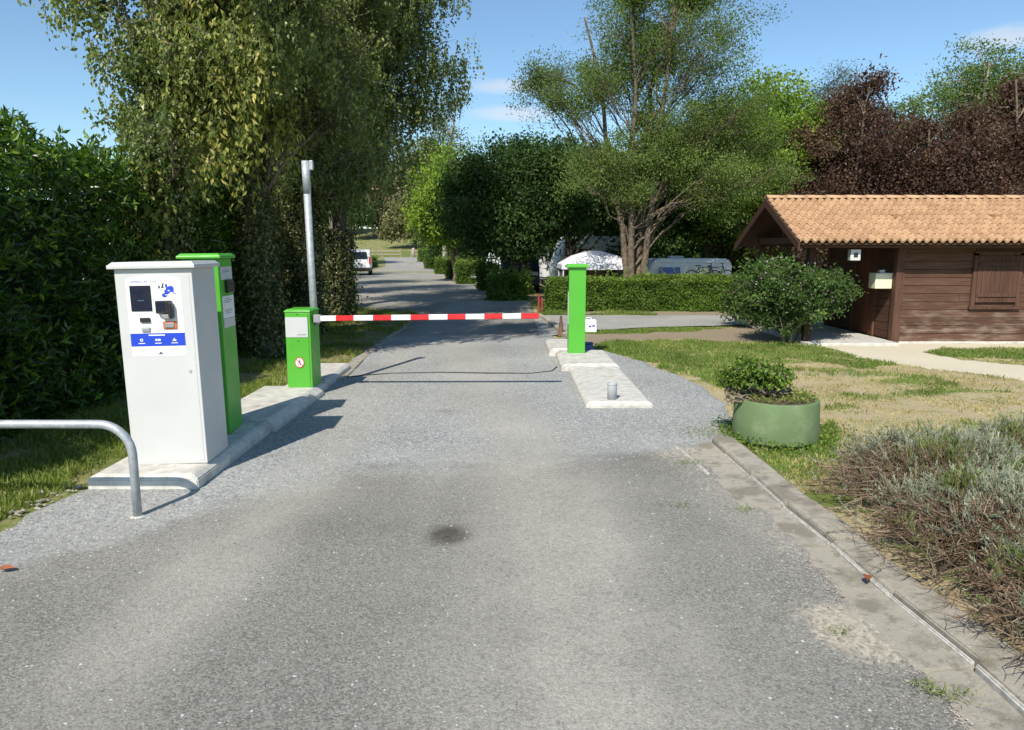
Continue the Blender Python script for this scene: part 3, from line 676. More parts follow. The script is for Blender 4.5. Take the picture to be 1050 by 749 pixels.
boards('frame', [L3(8.42, 8.495, 13.27, 13.308, .66, 1.65), L3(9.25, 9.32, 13.27, 13.308, .66, 1.65), L3(8.40, 9.34, 13.255, 13.308, .63, .68), L3(8.42, 9.32, 13.27, 13.308, 1.61, 1.68)], M['shed_trim'], sh)
boards('ledge', [L3(8.52, 9.23, 13.240, 13.260, .86, .93)], M['shed_trim'], sh); boards('ledge', [L3(8.52, 9.23, 13.240, 13.260, 1.42, 1.49)], M['shed_trim'], sh)
boards('wall_bracket', [L3(9.62, 9.68, 13.27, 13.308, .60, .76)], M['shed_trim'], shed)
# porch: posts, beams
for px, py in ((5.44, 13.28), (5.44, 15.9)):
    mb = MB(); mb.box(*L3(px-.06, px+.06, py-.06, py+.06, .03, 1.82), bev=.006); mb.build('porch_post', M['shed_trim'], shed)
boards('eave_beam', [L3(5.12, 13.1, 12.90, 12.945, 1.745, 1.835)], M['shed_wood'], shed)
boards('plate_beam', [L3(5.3, 7.02, 13.22, 13.34, 1.80, 1.95)], M['shed_trim'], shed); boards('plate_beam', [L3(5.3, 7.02, 15.84, 15.96, 1.80, 1.95)], M['shed_trim'], shed)
boards('tie_beam', [L3(5.34, 5.50, 13.35, 15.82, 1.83, 1.95)], M['shed_trim'], shed); boards('king_post', [L3(5.38, 5.46, 14.50, 14.60, 1.952, 2.55)], M['shed_trim'], shed)
# roof slopes
RY0, RZ0, RYR, RZR, RY1, RZ1 = 12.78, 1.86, 14.55, 2.70, 16.38, 1.84
def roof_slope(name, ya, za, yb, zb, parent, x0=5.02, x1=13.2):
    """S tiles: ya,za is the eave and yb,zb the ridge"""
    L = math.hypot(yb-ya, zb-za); rows = 9; rl = L/rows; dy, dz = (yb-ya)/L, (zb-za)/L; ny_, nz_ = -dz*(1 if yb > ya else 1), abs(dy)
    if yb < ya: ny_ = -dz*-1*-1
    nrm = np.array([0, -dz, dy]) if yb > ya else np.array([0, dz, -dy]); 
    if nrm[2] < 0: nrm = -nrm
    px = .140; xs_ = np.arange(x0, x1, px/10); V, Fc, bv = [], [], []; n = len(xs_); base = 0
    for r in range(rows):
        ph = .0 if r % 2 == 0 else .5
        u = (xs_-x0)/px+ph*.0; fr = u-np.floor(u); wave = np.where(fr < .62, np.sin(np.pi*fr/.62)*.046, -np.sin(np.pi*(fr-.62)/.38)*.014)
        ti = np.floor(u).astype(int); jit = np.random.default_rng(r*7+3).normal(0, .004, ti.max()+1)[ti]; tone = np.random.default_rng(r*13+5).random(ti.max()+1)[ti]
        for s, lift in ((r*rl-.02, -.016), (r*rl-.024, .030), (r*rl+rl+.01, -.002)):
            ss = s+jit*(lift > -.01)-.004*np.cos(2*np.pi*fr); hh = lift+wave*(1 if lift > -.01 else .9)
            for i in range(n): V.append((xs_[i]-OX, ya+dy*ss[i]+nrm[1]*hh[i]-OY, za+dz*ss[i]+nrm[2]*hh[i]))
        for q in range(2):
            for i in range(n-1):
                a = base+q*n+i; f = (a, a+1, a+n+1, a+n); Fc.append(f if yb > ya else f[::-1]); bv.append(tone[i])
        base += 3*n
    return npmesh(name, V, Fc, M['tile'], parent, attrs=dict(bv=bv), domain='FACE')
front_roof = roof_slope('roof_slope', RY0, RZ0, RYR, RZR, shed); roof_slope('roof_slope', RY1, RZ1, RYR, RZR, shed)
V, Fc, bv = [], [], []
for k in range(21):
    x0 = 5.0+k*.39; n = 12; tone = random.random()
    for xx, rr in ((x0, .098), (x0+.41, .082)):
        for i in range(n+1):
            a = math.pi*i/n; V.append((xx-OX, RYR-OY+math.cos(a)*rr, RZR+.012+math.sin(a)*rr*.72))
    b = k*2*(n+1)
    for i in range(n): Fc.append((b+i, b+i+1, b+n+1+i+1, b+n+1+i)); bv.append(.6+.4*tone)
rt = npmesh('ridge_tiles', V, Fc, M['tile'], shed, attrs=dict(bv=bv), domain='FACE', smoothed=True); sm = rt.modifiers.new('th', 'SOLIDIFY'); sm.thickness = .014
mb = MB()
for (ya, za, yb, zb) in ((RY0+.02, RZ0, RYR, RZR), (RYR, RZR, RY1-.02, RZ1)):
    mb.prism([(5.06-OX, ya-OY, za-.022), (5.06-OX, yb-OY, zb-.022), (5.06-OX, yb-OY, zb-.06), (5.06-OX, ya-OY, za-.06)], (8.1, 0, 0))
mb.build('roof_deck', M['shed_trim'], shed)
for nm, (ya, za, yb, zb) in (('barge_board', (RY0-.04, RZ0-.02, RYR, RZR+.0)), ('barge_board', (RY1+.04, RZ1-.02, RYR, RZR+.0))):
    mb = MB(); mb.prism([(4.985-OX, ya-OY, za), (4.985-OX, yb-OY, zb), (4.985-OX, yb-OY, zb-.15), (4.985-OX, ya-OY, za-.14)], (.035, 0, 0)); mb.build(nm, M['shed_trim'], shed)
for x in np.arange(5.5, 12.9, .6):
    mb = MB(); mb.prism([(x-OX, RY0+.1-OY, RZ0-.03), (x-OX, RYR-OY, RZR-.065), (x-OX, RYR-OY, RZR-.16), (x-OX, RY0+.1-OY, RZ0-.10)], (.05, 0, 0)) if x > 7.2 or True else None
    mb.build('rafter', M['shed_trim'], shed)
for x in (7.05, 8.9):
    mb = MB(); mb.prism([(x-OX, 13.62-OY, 2.30), (x-OX, 13.82-OY, 2.37), (x-OX, 13.60-OY, 2.355)], (.16, 0, 0)); v = mb.build('vent_tile', M['tile'], shed)
mb = MB(); mb.lathe([(.03, 0), (.055, -.03), (.055, -.15), (.045, -.17)], (5.05-OX+.14, 14.5-OY, 2.55), 14); mb.build('porch_lamp', M['white_paint'], shed)
lamp = MB(); lamp.box(*L3(6.02, 6.20, 12.97, 13.10, 1.52, 1.72), bev=.012); lamp = lamp.build('wall_lamp', M['white_paint'], shed)
mb = MB(); mb.box(*L3(6.075, 6.145, 12.962, 12.975, 1.58, 1.66)); mb.build('lens', M['screen'], lamp)
mb = MB(); mb.box(*L3(5.32, 7.02, 12.98, 16.4, -.05, .045), bev=.01); mb.build('porch_floor', M['concrete'], shed)
mb = MB(); mb.box(*L3(7.06, 13, 13.29, 16.25, -.05, .03), bev=.01); mb.build('footing', M['concrete'], shed)
mbx = thing('letter_box', (6.885, 13.5, 1.0), 'cream metal letter box on the shed side wall by the corner', 'letter box')
mb = MB(); mb.box(-.17, .14, -.09, .17, 0, .27, bev=.01); mb.build('body', M['cream_box'], mbx)
mb = MB(); mb.box(-.175, .145, -.10, .175, .272, .288, bev=.004); mb.build('lid', M['white_paint'], mbx)
mb = MB(); mb.box(-.06, .03, -.02, .08, .29, .345, bev=.01); mb.build('top_bracket', M['white_paint'], mbx)
mb = MB(); mb.box(.145, .194, -.02, .10, .06, .20); mb.build('wall_bracket', M['shed_trim'], mbx)

# ------------------------------------------------------------------ payment machine, terminal, barrier
def text(body, size, mat, parent, loc, name='lettering', align='CENTER', rot=(R(90), 0, 0)):
    cu = bpy.data.curves.new('t', 'FONT'); cu.body = body; cu.size = size; cu.align_x = align; cu.extrude = .0004; cu.resolution_u = 2
    o = bpy.data.objects.new('t', cu); COL.objects.link(o); bpy.context.view_layer.update()
    me = bpy.data.meshes.new_from_object(o.evaluated_get(bpy.context.evaluated_depsgraph_get())); bpy.data.objects.remove(o)
    o = link(name, me, mat, parent); o.location = loc; o.rotation_euler = rot; return o
def cabinet(name, loc, w_, d_, h_, cap, mat, label, cat, capmat=None, over=.035):
    t = thing(name, loc, label, cat)
    mb = MB(); mb.box(-w_/2, w_/2, 0, d_, 0, h_, bev=.006); mb.build('body', mat, t)
    mb = MB(); mb.box(-w_/2-over, w_/2+over, -over, d_+over, h_+.001, h_+cap*.6, bev=.006)
    mb.prism([(-w_/2-over+.004, -over+.004, h_+cap*.6), (w_/2+over-.004, -over+.004, h_+cap*.6), (w_/2+over-.03, -over+.03, h_+cap), (-w_/2-over+.03, -over+.03, h_+cap)], (0, d_+2*over-.008, 0)) if False else mb.box(-w_/2-over+.006, w_/2+over-.006, -over+.006, d_+over-.006, h_+cap*.55, h_+cap, taper=.022)
    mb.build('cap', capmat or mat, t); return t
kiosk = cabinet('payment_machine', (-2.555, 5.22, .12), .545, .46, 1.45, .05, M['white_paint'], 'tall white payment machine with screen and blue band on its panel', 'payment machine')
def K(u0, u1, z0, z1, y0, y1, name, mat, parent=kiosk, bev=.003):
    mb = MB(); mb.box(u0, u1, y0, y1, z0, z1, bev=bev, seg=1); return mb.build(name, mat, parent)
# panel spans u -.13..+.20 , z .80..1.38 measured from the plinth top
nb = bmesh.new(); pts = [(-.165, 0, .915), (.165, 0, .915), (.165, 0, 1.375)]+[(.165-.33*i/10, 0, 1.375+.022*math.sin(math.pi*i/10)) for i in range(1, 10)]+[(-.165, 0, 1.375)]
mb = MB(); mb.prism([(p[0], -.004, p[2]) for p in pts], (0, .003, 0)); panel = mb.build('front_panel', M['white_label'], kiosk)
K(-.142, -.018, 1.185, 1.335, -.012, -.0045, 'screen', M['screen'], panel, .002)
mb = MB(); mb.box(-.10, -.06, -.0135, -.0125, 1.246, 1.249); mb.build('screen_text', plain('screen glow text', (.10, .22, .30), .4), panel)
K(.015, .105, 1.17, 1.245, -.045, -.0045, 'keypad_hood', M['black_plastic'], panel)
K(.020, .075, 1.185, 1.238, -.048, -.0455, 'keypad', M['screen'], panel, .001)
K(.090, .115, 1.14, 1.235, -.055, -.0047, 'hood_side', M['black_plastic'], panel, .008)
K(.045, .108, 1.135, 1.166, -.040, -.0047, 'receipt_lip', M['grey_plastic'], panel, .006)
K(-.095, -.035, 1.118, 1.146, -.020, -.0045, 'card_slot', M['black_plastic'], panel)
K(-.090, -.040, 1.060, 1.088, -.014, -.0045, 'ticket_slot', M['grey_plastic'], panel)
K(-.086, -.044, 1.074, 1.084, -.0165, -.0145, 'slot_lip', M['lime_leaf'] if False else M['pvc'], panel, .001)
K(.040, .125, 1.075, 1.122, -.014, -.0045, 'coin_bezel', M['orange'], panel, .004)
K(.053, .112, 1.083, 1.114, -.022, -.0145, 'coin_tray', M['grey_plastic'], panel, .004)
K(-.1645, .1645, .975, 1.052, -.0056, -.0042, 'blue_band', M['blue_print'], panel, 0)
K(-.055, .045, 1.037, 1.044, -.0068, -.0058, 'band_heading', M['white_label'], panel, 0)
for u in (-.10, .0, .10):
    K(u-.020, u+.020, .990, .9945, -.0068, -.0058, 'band_caption', M['white_label'], panel, 0)
mb = MB(); mb.lathe([(.0095, -.0066), (.0095, -.0058)], (-.10, 0, 1.012), 16, 'Y'); mb.build('round_icon', M['white_label'], panel)
mb = MB(); mb.lathe([(.0045, -.0074), (.0045, -.0066)], (-.10, 0, 1.012), 12, 'Y'); mb.build('icon_hole', M['blue_print'], panel)
mb = MB(); mb.box(-.016, -.003, -.0066, -.0058, 1.006, 1.018); mb.box(.001, .016, -.0066, -.0058, 1.006, 1.018); mb.build('double_icon', M['white_label'], panel)
mb = MB(); mb.prism([(.089, -.0066, 1.004), (.111, -.0066, 1.004), (.111, -.0066, 1.012), (.104, -.0066, 1.013), (.100, -.0066, 1.025), (.096, -.0066, 1.013), (.089, -.0066, 1.012)], (0, .0008, 0)); mb.build('drop_icon', M['white_label'], panel)
text('CAMPING-CAR', .0165, M['blue_print'], panel, (-.088, -.0046, 1.352), 'heading')
text('PARK', .0165, M['grey_plastic'], panel, (.005, -.0046, 1.352), 'heading')
# blue map of Europe
EU = [(.062,.93),(.10,.99),(.16,.96),(.17,.86),(.14,.80),(.19,.78),(.24,.83),(.30,.80),(.33,.86),(.42,.82),(.50,.70),(.48,.60),(.52,.52),(.46,.46),(.50,.36),(.60,.28),(.56,.24),(.44,.34),(.38,.42),(.30,.40),(.24,.30),(.16,.26),(.10,.06),(-.08,.02),(-.16,.14),(-.12,.28),(-.02,.32),(.02,.42),(-.06,.48),(.06,.56),(.10,.70),(.04,.80)]
mb = MB(); mb.prism([(.065+p[0]*.115, -.0056, 1.262+p[1]*.082) for p in EU], (0, .001, 0)); mb.build('map_print', M['blue_print'], panel)
mb = MB(); mb.prism([(.045+p[0]*.03, -.0056, 1.318+p[1]*.03) for p in ((0,0),(.6,.1),(.5,.6),(.7,1),(.3,.9),(.2,.4))], (0, .001, 0)); mb.prism([(.028+p[0]*.014, -.0056, 1.315+p[1]*.02) for p in ((0,0),(.8,.2),(.9,.8),(.3,1))], (0, .001, 0)); mb.build('island_print', M['dark_print'], panel)
mb = MB(); mb.box(.085, .097, -.0066, -.0057, 1.300, 1.306); mb.build('map_mark', M['white_label'], panel); mb = MB(); mb.box(.068, .080, -.0066, -.0057, 1.276, 1.281); mb.build('map_mark', M['white_label'], panel)
for u, z, l in ((-.10, .958, .05), (-.10, .950, .06), (-.10, .942, .03), (.095, .958, .04), (.095, .950, .085), (.075, .940, .02), (.115, .940, .02)): 
    mb = MB(); mb.box(u-l/2, u+l/2, -.0052, -.0042, z, z+.002); mb.build('small_print', M['grey_plastic'], panel)
mb = MB(); mb.box(-.005, .022, -.0052, -.0042, .925, .931); mb.tube([(.004, -.0046, .935), (.016, -.0046, .937)], .003, 6); mb.build('footer_mark', M['dark_print'], panel)
panel.location = (-.005, 0, -.319+.022); panel.scale = (1.17, 1, 1.22)
mb = MB(); mb.box(-.25, .25, -.0025, -.001, .02, 1.405); dd = mb.build('front_door', M['white_paint'], kiosk)
mb = MB(); mb.lathe([(.011, -.006), (.013, -.001)], (.205, 0, .70), 16, 'Y'); mb.build('lock', M['galv'], kiosk)
mb = MB(); mb.lathe([(.012, -.012), (.012, -.002)], (.215, 0, .62), 16, 'Y'); mb.build('lock', M['galv'], dd) if False else mb.bm.free()

kiosk.rotation_euler = (0, R(-.9), R(3))
term = cabinet('entry_terminal', (-2.60, 6.10, .12), .30, .36, 1.51, .045, M['green_paint'], 'tall bright green terminal standing behind the white payment machine', 'terminal', over=.03)
term.rotation_euler = (0, R(-.6), R(4))
def T(x0, x1, y0, y1, z0, z1, name, mat, bev=.003, parent=term):
    mb = MB(); mb.box(x0, x1, y0, y1, z0, z1, bev=bev, seg=1); return mb.build(name, mat, parent)
T(.088, .092, -.004, .0005, .01, 1.40, 'door_seam', M['gap_green'], 0)
T(.1505, .154, .04, .34, 1.0, 1.19, 'lower_notice', M['white_label'], 0)
T(.1505, .154, .04, .34, 1.33, 1.44, 'upper_notice', M['grey_label'], 0)
T(.1505, .154, .04, .34, .92, .995, 'grey_plate', M['grey_label'], 0)
T(.1505, .182, .13, .30, 1.215, 1.325, 'reader', M['black_plastic'], .008)
for z in (1.41, 1.395, 1.165, 1.15, 1.135, 1.07, 1.055, 1.04):
    mb = MB(); mb.box(.1542, .1548, .08, .30-random.random()*.08, z, z+.004); mb.build('small_print', M['dark_print'], term)

cab = cabinet('barrier_cabinet', (-2.46, 8.25, .12), .31, .38, .835, .035, M['green_paint'], 'low bright green barrier cabinet with grey label and no pedestrians sign', 'barrier cabinet', over=.008)
cab.scale = (.93, 1, 1.05)
def C_(x0, x1, z0, z1, name, mat, y0=-.005, y1=-.001, parent=cab, bev=0):
    mb = MB(); mb.box(x0, x1, y0, y1, z0, z1, bev=bev, seg=1); return mb.build(name, mat, parent)
lab = C_(-.150, .125, .565, .785, 'label_plate', M['grey_label'])
text('automatismes', .022, M['dark_print'], lab, (.045, -.0055, .592)) if False else None
for i in range(6):
    mb = MB(); mb.box(-.005+i*.019, .009+i*.019, -.0062, -.0052, .590+(i % 2)*.002, .602); mb.build('small_print', M['grey_plastic'], lab)
mb = MB(); mb.box(-.02, .10, -.0062, -.0052, .580, .583); mb.build('small_print', M['grey_plastic'], lab)
C_(-.012, .012, .812, .820, 'keyhole', M['gap_green'], -.004); C_(-.012, .012, .520, .528, 'keyhole', M['gap_green'], -.004)
C_(.128, .131, .01, .825, 'door_seam', M['gap_green'], -.0035)
sg = MB(); sg.lathe([(.058, -.008), (.058, -.001)], (.005, 0, .285), 32, 'Y'); sg = sg.build('pictogram', M['red_paint'], cab)
mb = MB(); mb.lathe([(.049, -.0092), (.049, -.0081)], (.005, 0, .285), 32, 'Y'); mb.build('white_disc', M['white_label'], sg)
mb = MB(); y = -.0104; P_ = lambda a, b: (.005+a, y, .285+b)
mb.lathe([(.0075, y), (.0075, y+.001)], (.005, 0, .313), 14, 'Y')
for q in ([(-.008,.018),(.008,.018),(.006,-.006),(-.006,-.006)], [(-.006,-.006),(.001,-.006),(-.012,-.036),(-.020,-.034)], [(0,-.006),(.006,-.006),(.018,-.034),(.010,-.036)], [(-.008,.018),(-.005,.014),(-.022,-.004),(-.026,.0)], [(.008,.018),(.006,.012),(.022,.0),(.026,.004)]):
    mb.prism([P_(*p) for p in q], (0, .001, 0))
mb.build('walking_figure', M['dark_print'], sg)
mb = MB(); mb.prism([(.005+a, -.0118, .285+b) for a, b in ((-.038,.030),(-.032,.036),(.038,-.030),(.032,-.036))], (0, .001, 0)); mb.build('slash', M['red_paint'], sg)
hub = MB(); hub.lathe([(.035, .158), (.045, .165), (.045, .20), (.03, .21)], (0, .20, .72), 20, 'X'); hub = hub.build('boom_hub', M['grey_plastic'], cab)

boom = thing('barrier_boom', (-2.27, 8.33, .922), 'red and white striped barrier boom lowered across the road', 'barrier boom')
BL = 2.60; rise = .012
def seg_(a, b, mat, name):
    mb = MB(); z = lambda t: rise*t
    pr = [(-.022,-.031),(.022,-.031),(.028,-.025),(.028,.025),(.022,.031),(-.022,.031),(-.028,.025),(-.028,-.025)]
    mb.prism([(a, q[0], q[1]+z(a)) for q in pr], (b-a, 0, z(b)-z(a))); return mb.build(name, mat, boom)
BX = lambda u: (u-525)/742*8.50+2.27     # position along the boom of the stripe ends seen in the photo
stripes = [(347.5, 365.5), (385, 403.5), (422.8, 441.3), (460, 478.3), (497, 515.5), (534, 552)]
cur = 0.0
for a, b in stripes:
    a, b = BX(a), BX(b); seg_(cur, a, M['boom_white'], 'white_length'); seg_(a, b, M['red_paint'], 'red_stripe'); cur = b
mb = MB(); mb.box(-.02, .06, -.034, .034, -.045, .045, bev=.006); mb.build('clamp', M['grey_plastic'], boom)

pole = thing('steel_pole', (-2.385, 8.72, .11), 'tall galvanised steel pole rising behind the barrier cabinet', 'pole')
mb = MB(); mb.tube([(0, 0, 0), (-.035, 0, 2.60)], .042, 20); mb.build('tube', M['galv'], pole)
mb = MB(); mb.tube([(-.030, 0, 2.25), (-.035, 0, 2.625)], .046, 20); mb.build('sleeve', M['galv'], pole)
mb = MB(); mb.box(.012, .055, -.025, .025, 2.52, 2.63, bev=.008); mb.build('head_bracket', M['galv'], pole)
mb = MB(); mb.lathe([(.09, 0), (.09, .012)], n=20); mb.build('base_plate', M['galv'], pole)

post = cabinet('slim_post', (1.005, 11.12, .12), .26, .22, 1.32, .055, M['green_paint'], 'slim bright green post on the concrete island right of the boom', 'post', over=.045)
mb = MB(); mb.box(-.134, -.131, .03, .19, .45, .95); mb.build('side_notice', M['white_label'], post)
mb = MB(); mb.box(-.135, -.132, .05, .17, 1.0, 1.18); mb.build('side_reader', M['black_plastic'], post)

pipe = thing('pipe_stub', (1.10, 7.78, .085), 'short grey plastic pipe stub standing on the nearest concrete slab', 'pipe')
mb = MB(); n = 28
mb.lathe([(.052, 0), (.052, .185), (.050, .188), (.046, .188), (.044, .185), (.044, .08), (.002, .08)], n=n); mb.build('tube', M['pvc'], pipe)
mb = MB(); mb.lathe([(.0535, 0.158), (.055, .16), (.055, .178), (.0535, .18)], n=n); mb.build('collar', M['pvc'], pipe)

hoop = thing('hoop_barrier', (-2.40, 4.42, 0), 'galvanised tubular hoop rail standing in the gravel at the left edge', 'hoop rail')
pts = [(0, 0, -.02), (0, 0, .42)]; rr = .20; top = .622
for i in range(1, 10):
    a = math.pi/2*i/9; pts.append((-rr+rr*math.cos(a), 0, .422+rr*math.sin(a)))
pts += [(-.8, 0, top), (-1.4, 0, top)]
for i in range(1, 10):
    a = math.pi/2*i/9; pts.append((-1.4-rr*math.sin(a), 0, top-rr+rr*math.cos(a)))
pts += [(-1.6, 0, -.02)]
mb = MB(); mb.tube(pts, .027, 18); mb.build('rail_tube', M['galv'], hoop)
mb = MB(); mb.lathe([(.05, -.01), (.055, .012), (.03, .022)], n=14); mb.build('foot', M['concrete'], hoop)

# ------------------------------------------------------------------ planter
pl = thing('round_planter', (2.38, 6.36, 0), 'faded green concrete ring planter on the lawn edge with a leafy bush', 'planter')
mb = MB(); mb.lathe([(.372, .03), (.376, .05), (.362, .385), (.356, .395), (.325, .395), (.318, .388), (.318, .30), (.01, .30)], n=56); mb.build('ring', M['planter_green'], pl)
mb = MB(); mb.lathe([(.322, .30), (.322, .389), (.25, .402), (.12, .412), (.01, .418)], n=32); mb.build('soil', M['soil'], pl)
mb = MB(); mb.lathe([(.30, -.02), (.315, .045), (.30, .052)], n=36); mb.build('footing', M['lime'], pl)

# ------------------------------------------------------------------ things around the island
cube = thing('plastic_tub', (1.28, 12.0, 0), 'small dark blue plastic tub tucked behind the slim green post', 'tub')
mb = MB(); mb.box(-.10, .10, -.12, .12, 0, .16, bev=.015, taper=.03); mb.build('body', M['blue_plastic'], cube)
mb = MB(); mb.box(-.08, .08, -.10, .10, .161, .175, bev=.006); mb.build('lid', M['blue_plastic'], cube)
mb = MB(); mb.box(.105, .17, -.13, -.05, 0, .05, bev=.01); tag(mb.build('white_block', M['concrete']), 'small pale block lying beside the blue tub', 'block'); bpy.data.objects['white_block'].location = (1.28, 11.95, 0)
jug = thing('white_sign_box', (1.60, 15.0, 0.02), 'low white box with blue lettering beside the side road', 'box')
mb = MB(); mb.box(-.16, .16, -.1, .1, 0, .26, bev=.012, taper=.01); mb.build('body', M['white_label'], jug)
mb = MB(); mb.box(-.01, .045, -.101, -.099, .11, .14); mb.box(.06, .12, -.101, -.099, .12, .15); mb.build('blue_marks', M['blue_print'], jug)
mb = MB(); mb.tube([(-.06, 0, .255), (-.05, 0, .30), (.05, 0, .30), (.06, 0, .255)], .008, 8); mb.build('handle', M['white_label'], jug)
cone = thing('brown_cone', (.98, 14.4, 0), 'small dull brown cone half hidden behind the slim green post', 'cone')
mb = MB(); mb.lathe([(.08, 0), (.08, .02), (.06, .03), (.02, .40), (.012, .41)], n=18); mb.build('body', M['terracotta'], cone)
mb = MB(); mb.box(-.10, .10, -.10, .10, -.005, .014, bev=.004); mb.build('base', M['tyre'], cone)
rp = thing('red_post', (.78, 19.9, 0), 'short red wooden stake beside the hedge at the junction', 'stake')
mb = MB(); mb.box(-.07, -.02, -.03, .03, 0, .52, bev=.006); mb.build('stake', plain('dull red paint', (.28, .035, .03), .7), rp)
mb = MB(); mb.box(.02, .07, -.03, .03, 0, .42, bev=.006); mb.build('stake', plain('dull red stain', (.25, .035, .03), .7), rp)
mb = MB(); mb.box(-.07, .07, .031, .05, .30, .36, bev=.004); mb.build('crossbar', M['terracotta'], rp)
# cables
mb = MB(); P_ = [G(352, 389), G(370, 387), G(400, 384.5), G(450, 383.5), G(500, 384.5), G(545, 384.5), G(566, 382), G(571, 378)]
mb.tube([(p[0], p[1], .022+.003*math.sin(i*2)) for i, p in enumerate(P_)], .008, 6); tag(mb.build('loop_cable', M['cable'], smoothed=True), 'thin black cable laid straight across the road behind the boom', 'cable')

# ------------------------------------------------------------------ scattered small stuff
def curled_leaf(x, y, s, rz, label):
    nb = bmesh.new(); g = [(-1,0),(-.4,.45),(.3,.5),(1,0),(.3,-.5),(-.4,-.45)]
    vs = [nb.verts.new((a*s, b*s, .012+abs(b)*s*.6+.2*s*max(0, a))) for a, b in g]; c = nb.verts.new((0, 0, .008))
    for i in range(6): nb.faces.new((vs[i], vs[(i+1) % 6], c))
    mb = MB(); mb.merge(nb); o = mb.build('dead_leaf', M['dead_leaf']); md = o.modifiers.new('t', 'SOLIDIFY'); md.thickness = .0015
    o.location = (x, y, tzf(x, y)+.022); o.rotation_euler = (.1, .15, rz); tag(o, label, 'leaf')
a = G(6, 590); curled_leaf(a[0], a[1], .045, .3, 'red brown curled dead leaf on the gravel at the left edge')
a = G(888, 603); curled_leaf(a[0], a[1], .04, 1.2, 'red brown dead leaf lying in the concrete gutter by the lavender'); bpy.data.objects['dead_leaf.001'].location.z = .04
def sample_edge(n):
    y = RNG.uniform(3.6, 5.0, n); x = PL(y, LEFT)+RNG.normal(-.12, .09, n); return x, y
tag(stones('border_stones', 60, sample_edge, .012, .034, M['old_concrete']), 'broken pale stones edging the grass at the left', 'stones', kind='stuff')
def sample_pl(n):
    a = RNG.uniform(3.4, 6.2, n); r = RNG.uniform(.34, .42, n); return 2.37+np.cos(a)*r, 6.5+np.sin(a)*r
tag(stones('planter_stones', 26, sample_pl, .012, .03, M['stone']), 'small pale stones around the foot of the green planter', 'stones', kind='stuff')

# ------------------------------------------------------------------ grass
def blades(name, n, xr_, yr_, accept, h, mat, label, seed=3, wmul=1.):
    r = np.random.default_rng(seed); x = r.uniform(*xr_, n); y = yr_[0]+(yr_[1]-yr_[0])*r.random(n)**1.25
    k = accept(x, y); x, y = x[k], y[k]; n = len(x); H = r.uniform(*h, n)*(.5+vnoise(x, y, .3, seed)); a = r.uniform(0, 6.28, n); wd = r.uniform(.0025, .005, n)*wmul
    lx, ly = r.normal(0, .45, n)*H, r.normal(0, .45, n)*H; z = tz(x, y)
    B = np.stack([x, y, z], -1); s = np.stack([np.cos(a)*wd, np.sin(a)*wd, 0*a], -1); up = np.stack([lx*.4, ly*.4, H*.6], -1); tp = np.stack([lx, ly, H], -1)
    V = np.stack([B-s, B+s, B+up+s*.7, B+up-s*.7, B+tp], 1).reshape(-1, 3); b = np.arange(n)*5
    Fc = np.concatenate([np.stack([b, b+1, b+2], -1), np.stack([b, b+2, b+3], -1), np.stack([b+3, b+2, b+4], -1)])
    lv = np.tile(np.clip(r.beta(2, 3, n)+.35*(vnoise(x, y, .7, seed+2)-.4), 0, 1), 3)
    return tag(npmesh(name, V, Fc, mat, attrs=dict(lv=lv), domain='FACE'), label, 'grass', kind='stuff')
def acc_right(x, y):
    g, cr, d, l = masks(x, y); n = .4*vnoise(x, y, .11, 50)+.3*vnoise(x, y, .6, 51)+.3*RNG.random(len(x))
    off = (x > PL(y, RIGHT)+.03)&~((y > 13.7) & (y > np.interp(x, [.5, 1.2, 3, 6, 14], [13.9, 15, 15.9, 16.6, 17.2])) & (y < 18.8))
    kb = x > np.where(y < 6.3, 2.08, 0); pl_ = (x-2.37)**2+(y-6.5)**2 > .37**2; sh_ = ~((x > 5.3) & (y > 12.95))
    return (g+1.5*(n-.5) > .62) & (cr < .5) & (d < .5) & off & kb & pl_ & sh_
blades('lawn_grass', 230000, (.6, 12), (4.9, 15.9), acc_right, (.02, .055), M['grass_blade'], 'short green grass growing in patches on the dry lawn right of the road', 3, 1.5)
def acc_dry(x, y):
    g, cr, d, l = masks(x, y); return (x > PL(y, RIGHT)+.05) & (cr < .5) & (d < .5) & (x > 2.05) & ((x-2.4)**2+(y-6.44)**2 > .38**2) & ~((x > 5.3) & (y > 12.95)) & (vnoise(x, y, .25, 60)+.4*vnoise(x, y, .05, 61) > .55)
M['straw'] = leafmat('dry straw blade', (.34, .29, .13), (.52, .44, .22), (.30, .36, .10), .3)
blades('dry_turf', 120000, (2, 12), (4.9, 13.9), acc_dry, (.008, .028), M['straw'], 'sparse short straw coloured dry turf between the green patches', 8, 1.6)
def acc_left(x, y):
    n = vnoise(x, y, .35, 52); out = x < PL(y, LEFT)-.02-.25*vnoise(x, y*0, .3, 53)*0-.12*(y < 5.2)
    ok = ~((x > -3.03) & (y > 4.9) & (y < 8.4)) & ~((x > -2.8) & (y < 10.25) & (y > 4.9))
    return out & ok & (n+.3*RNG.random(len(x)) > .42+.22*(y > 9))
blades('verge_grass', 130000, (-5.2, -2.2), (3.2, 23), acc_left, (.03, .085), M['yellowish_blade'], 'grass verge between the tall hedge, the trees and the road', 4, 1.3)
def acc_far(x, y): return (x < PL(y, RIGHT)+3.2) & (x > PL(y, RIGHT)+.1) & (vnoise(x, y, .5, 54) > .3)
blades('junction_grass', 16000, (.5, 4), (19, 24), acc_far, (.03, .08), M['grass_blade'], 'grass strip at the foot of the trimmed hedge', 5, 2)
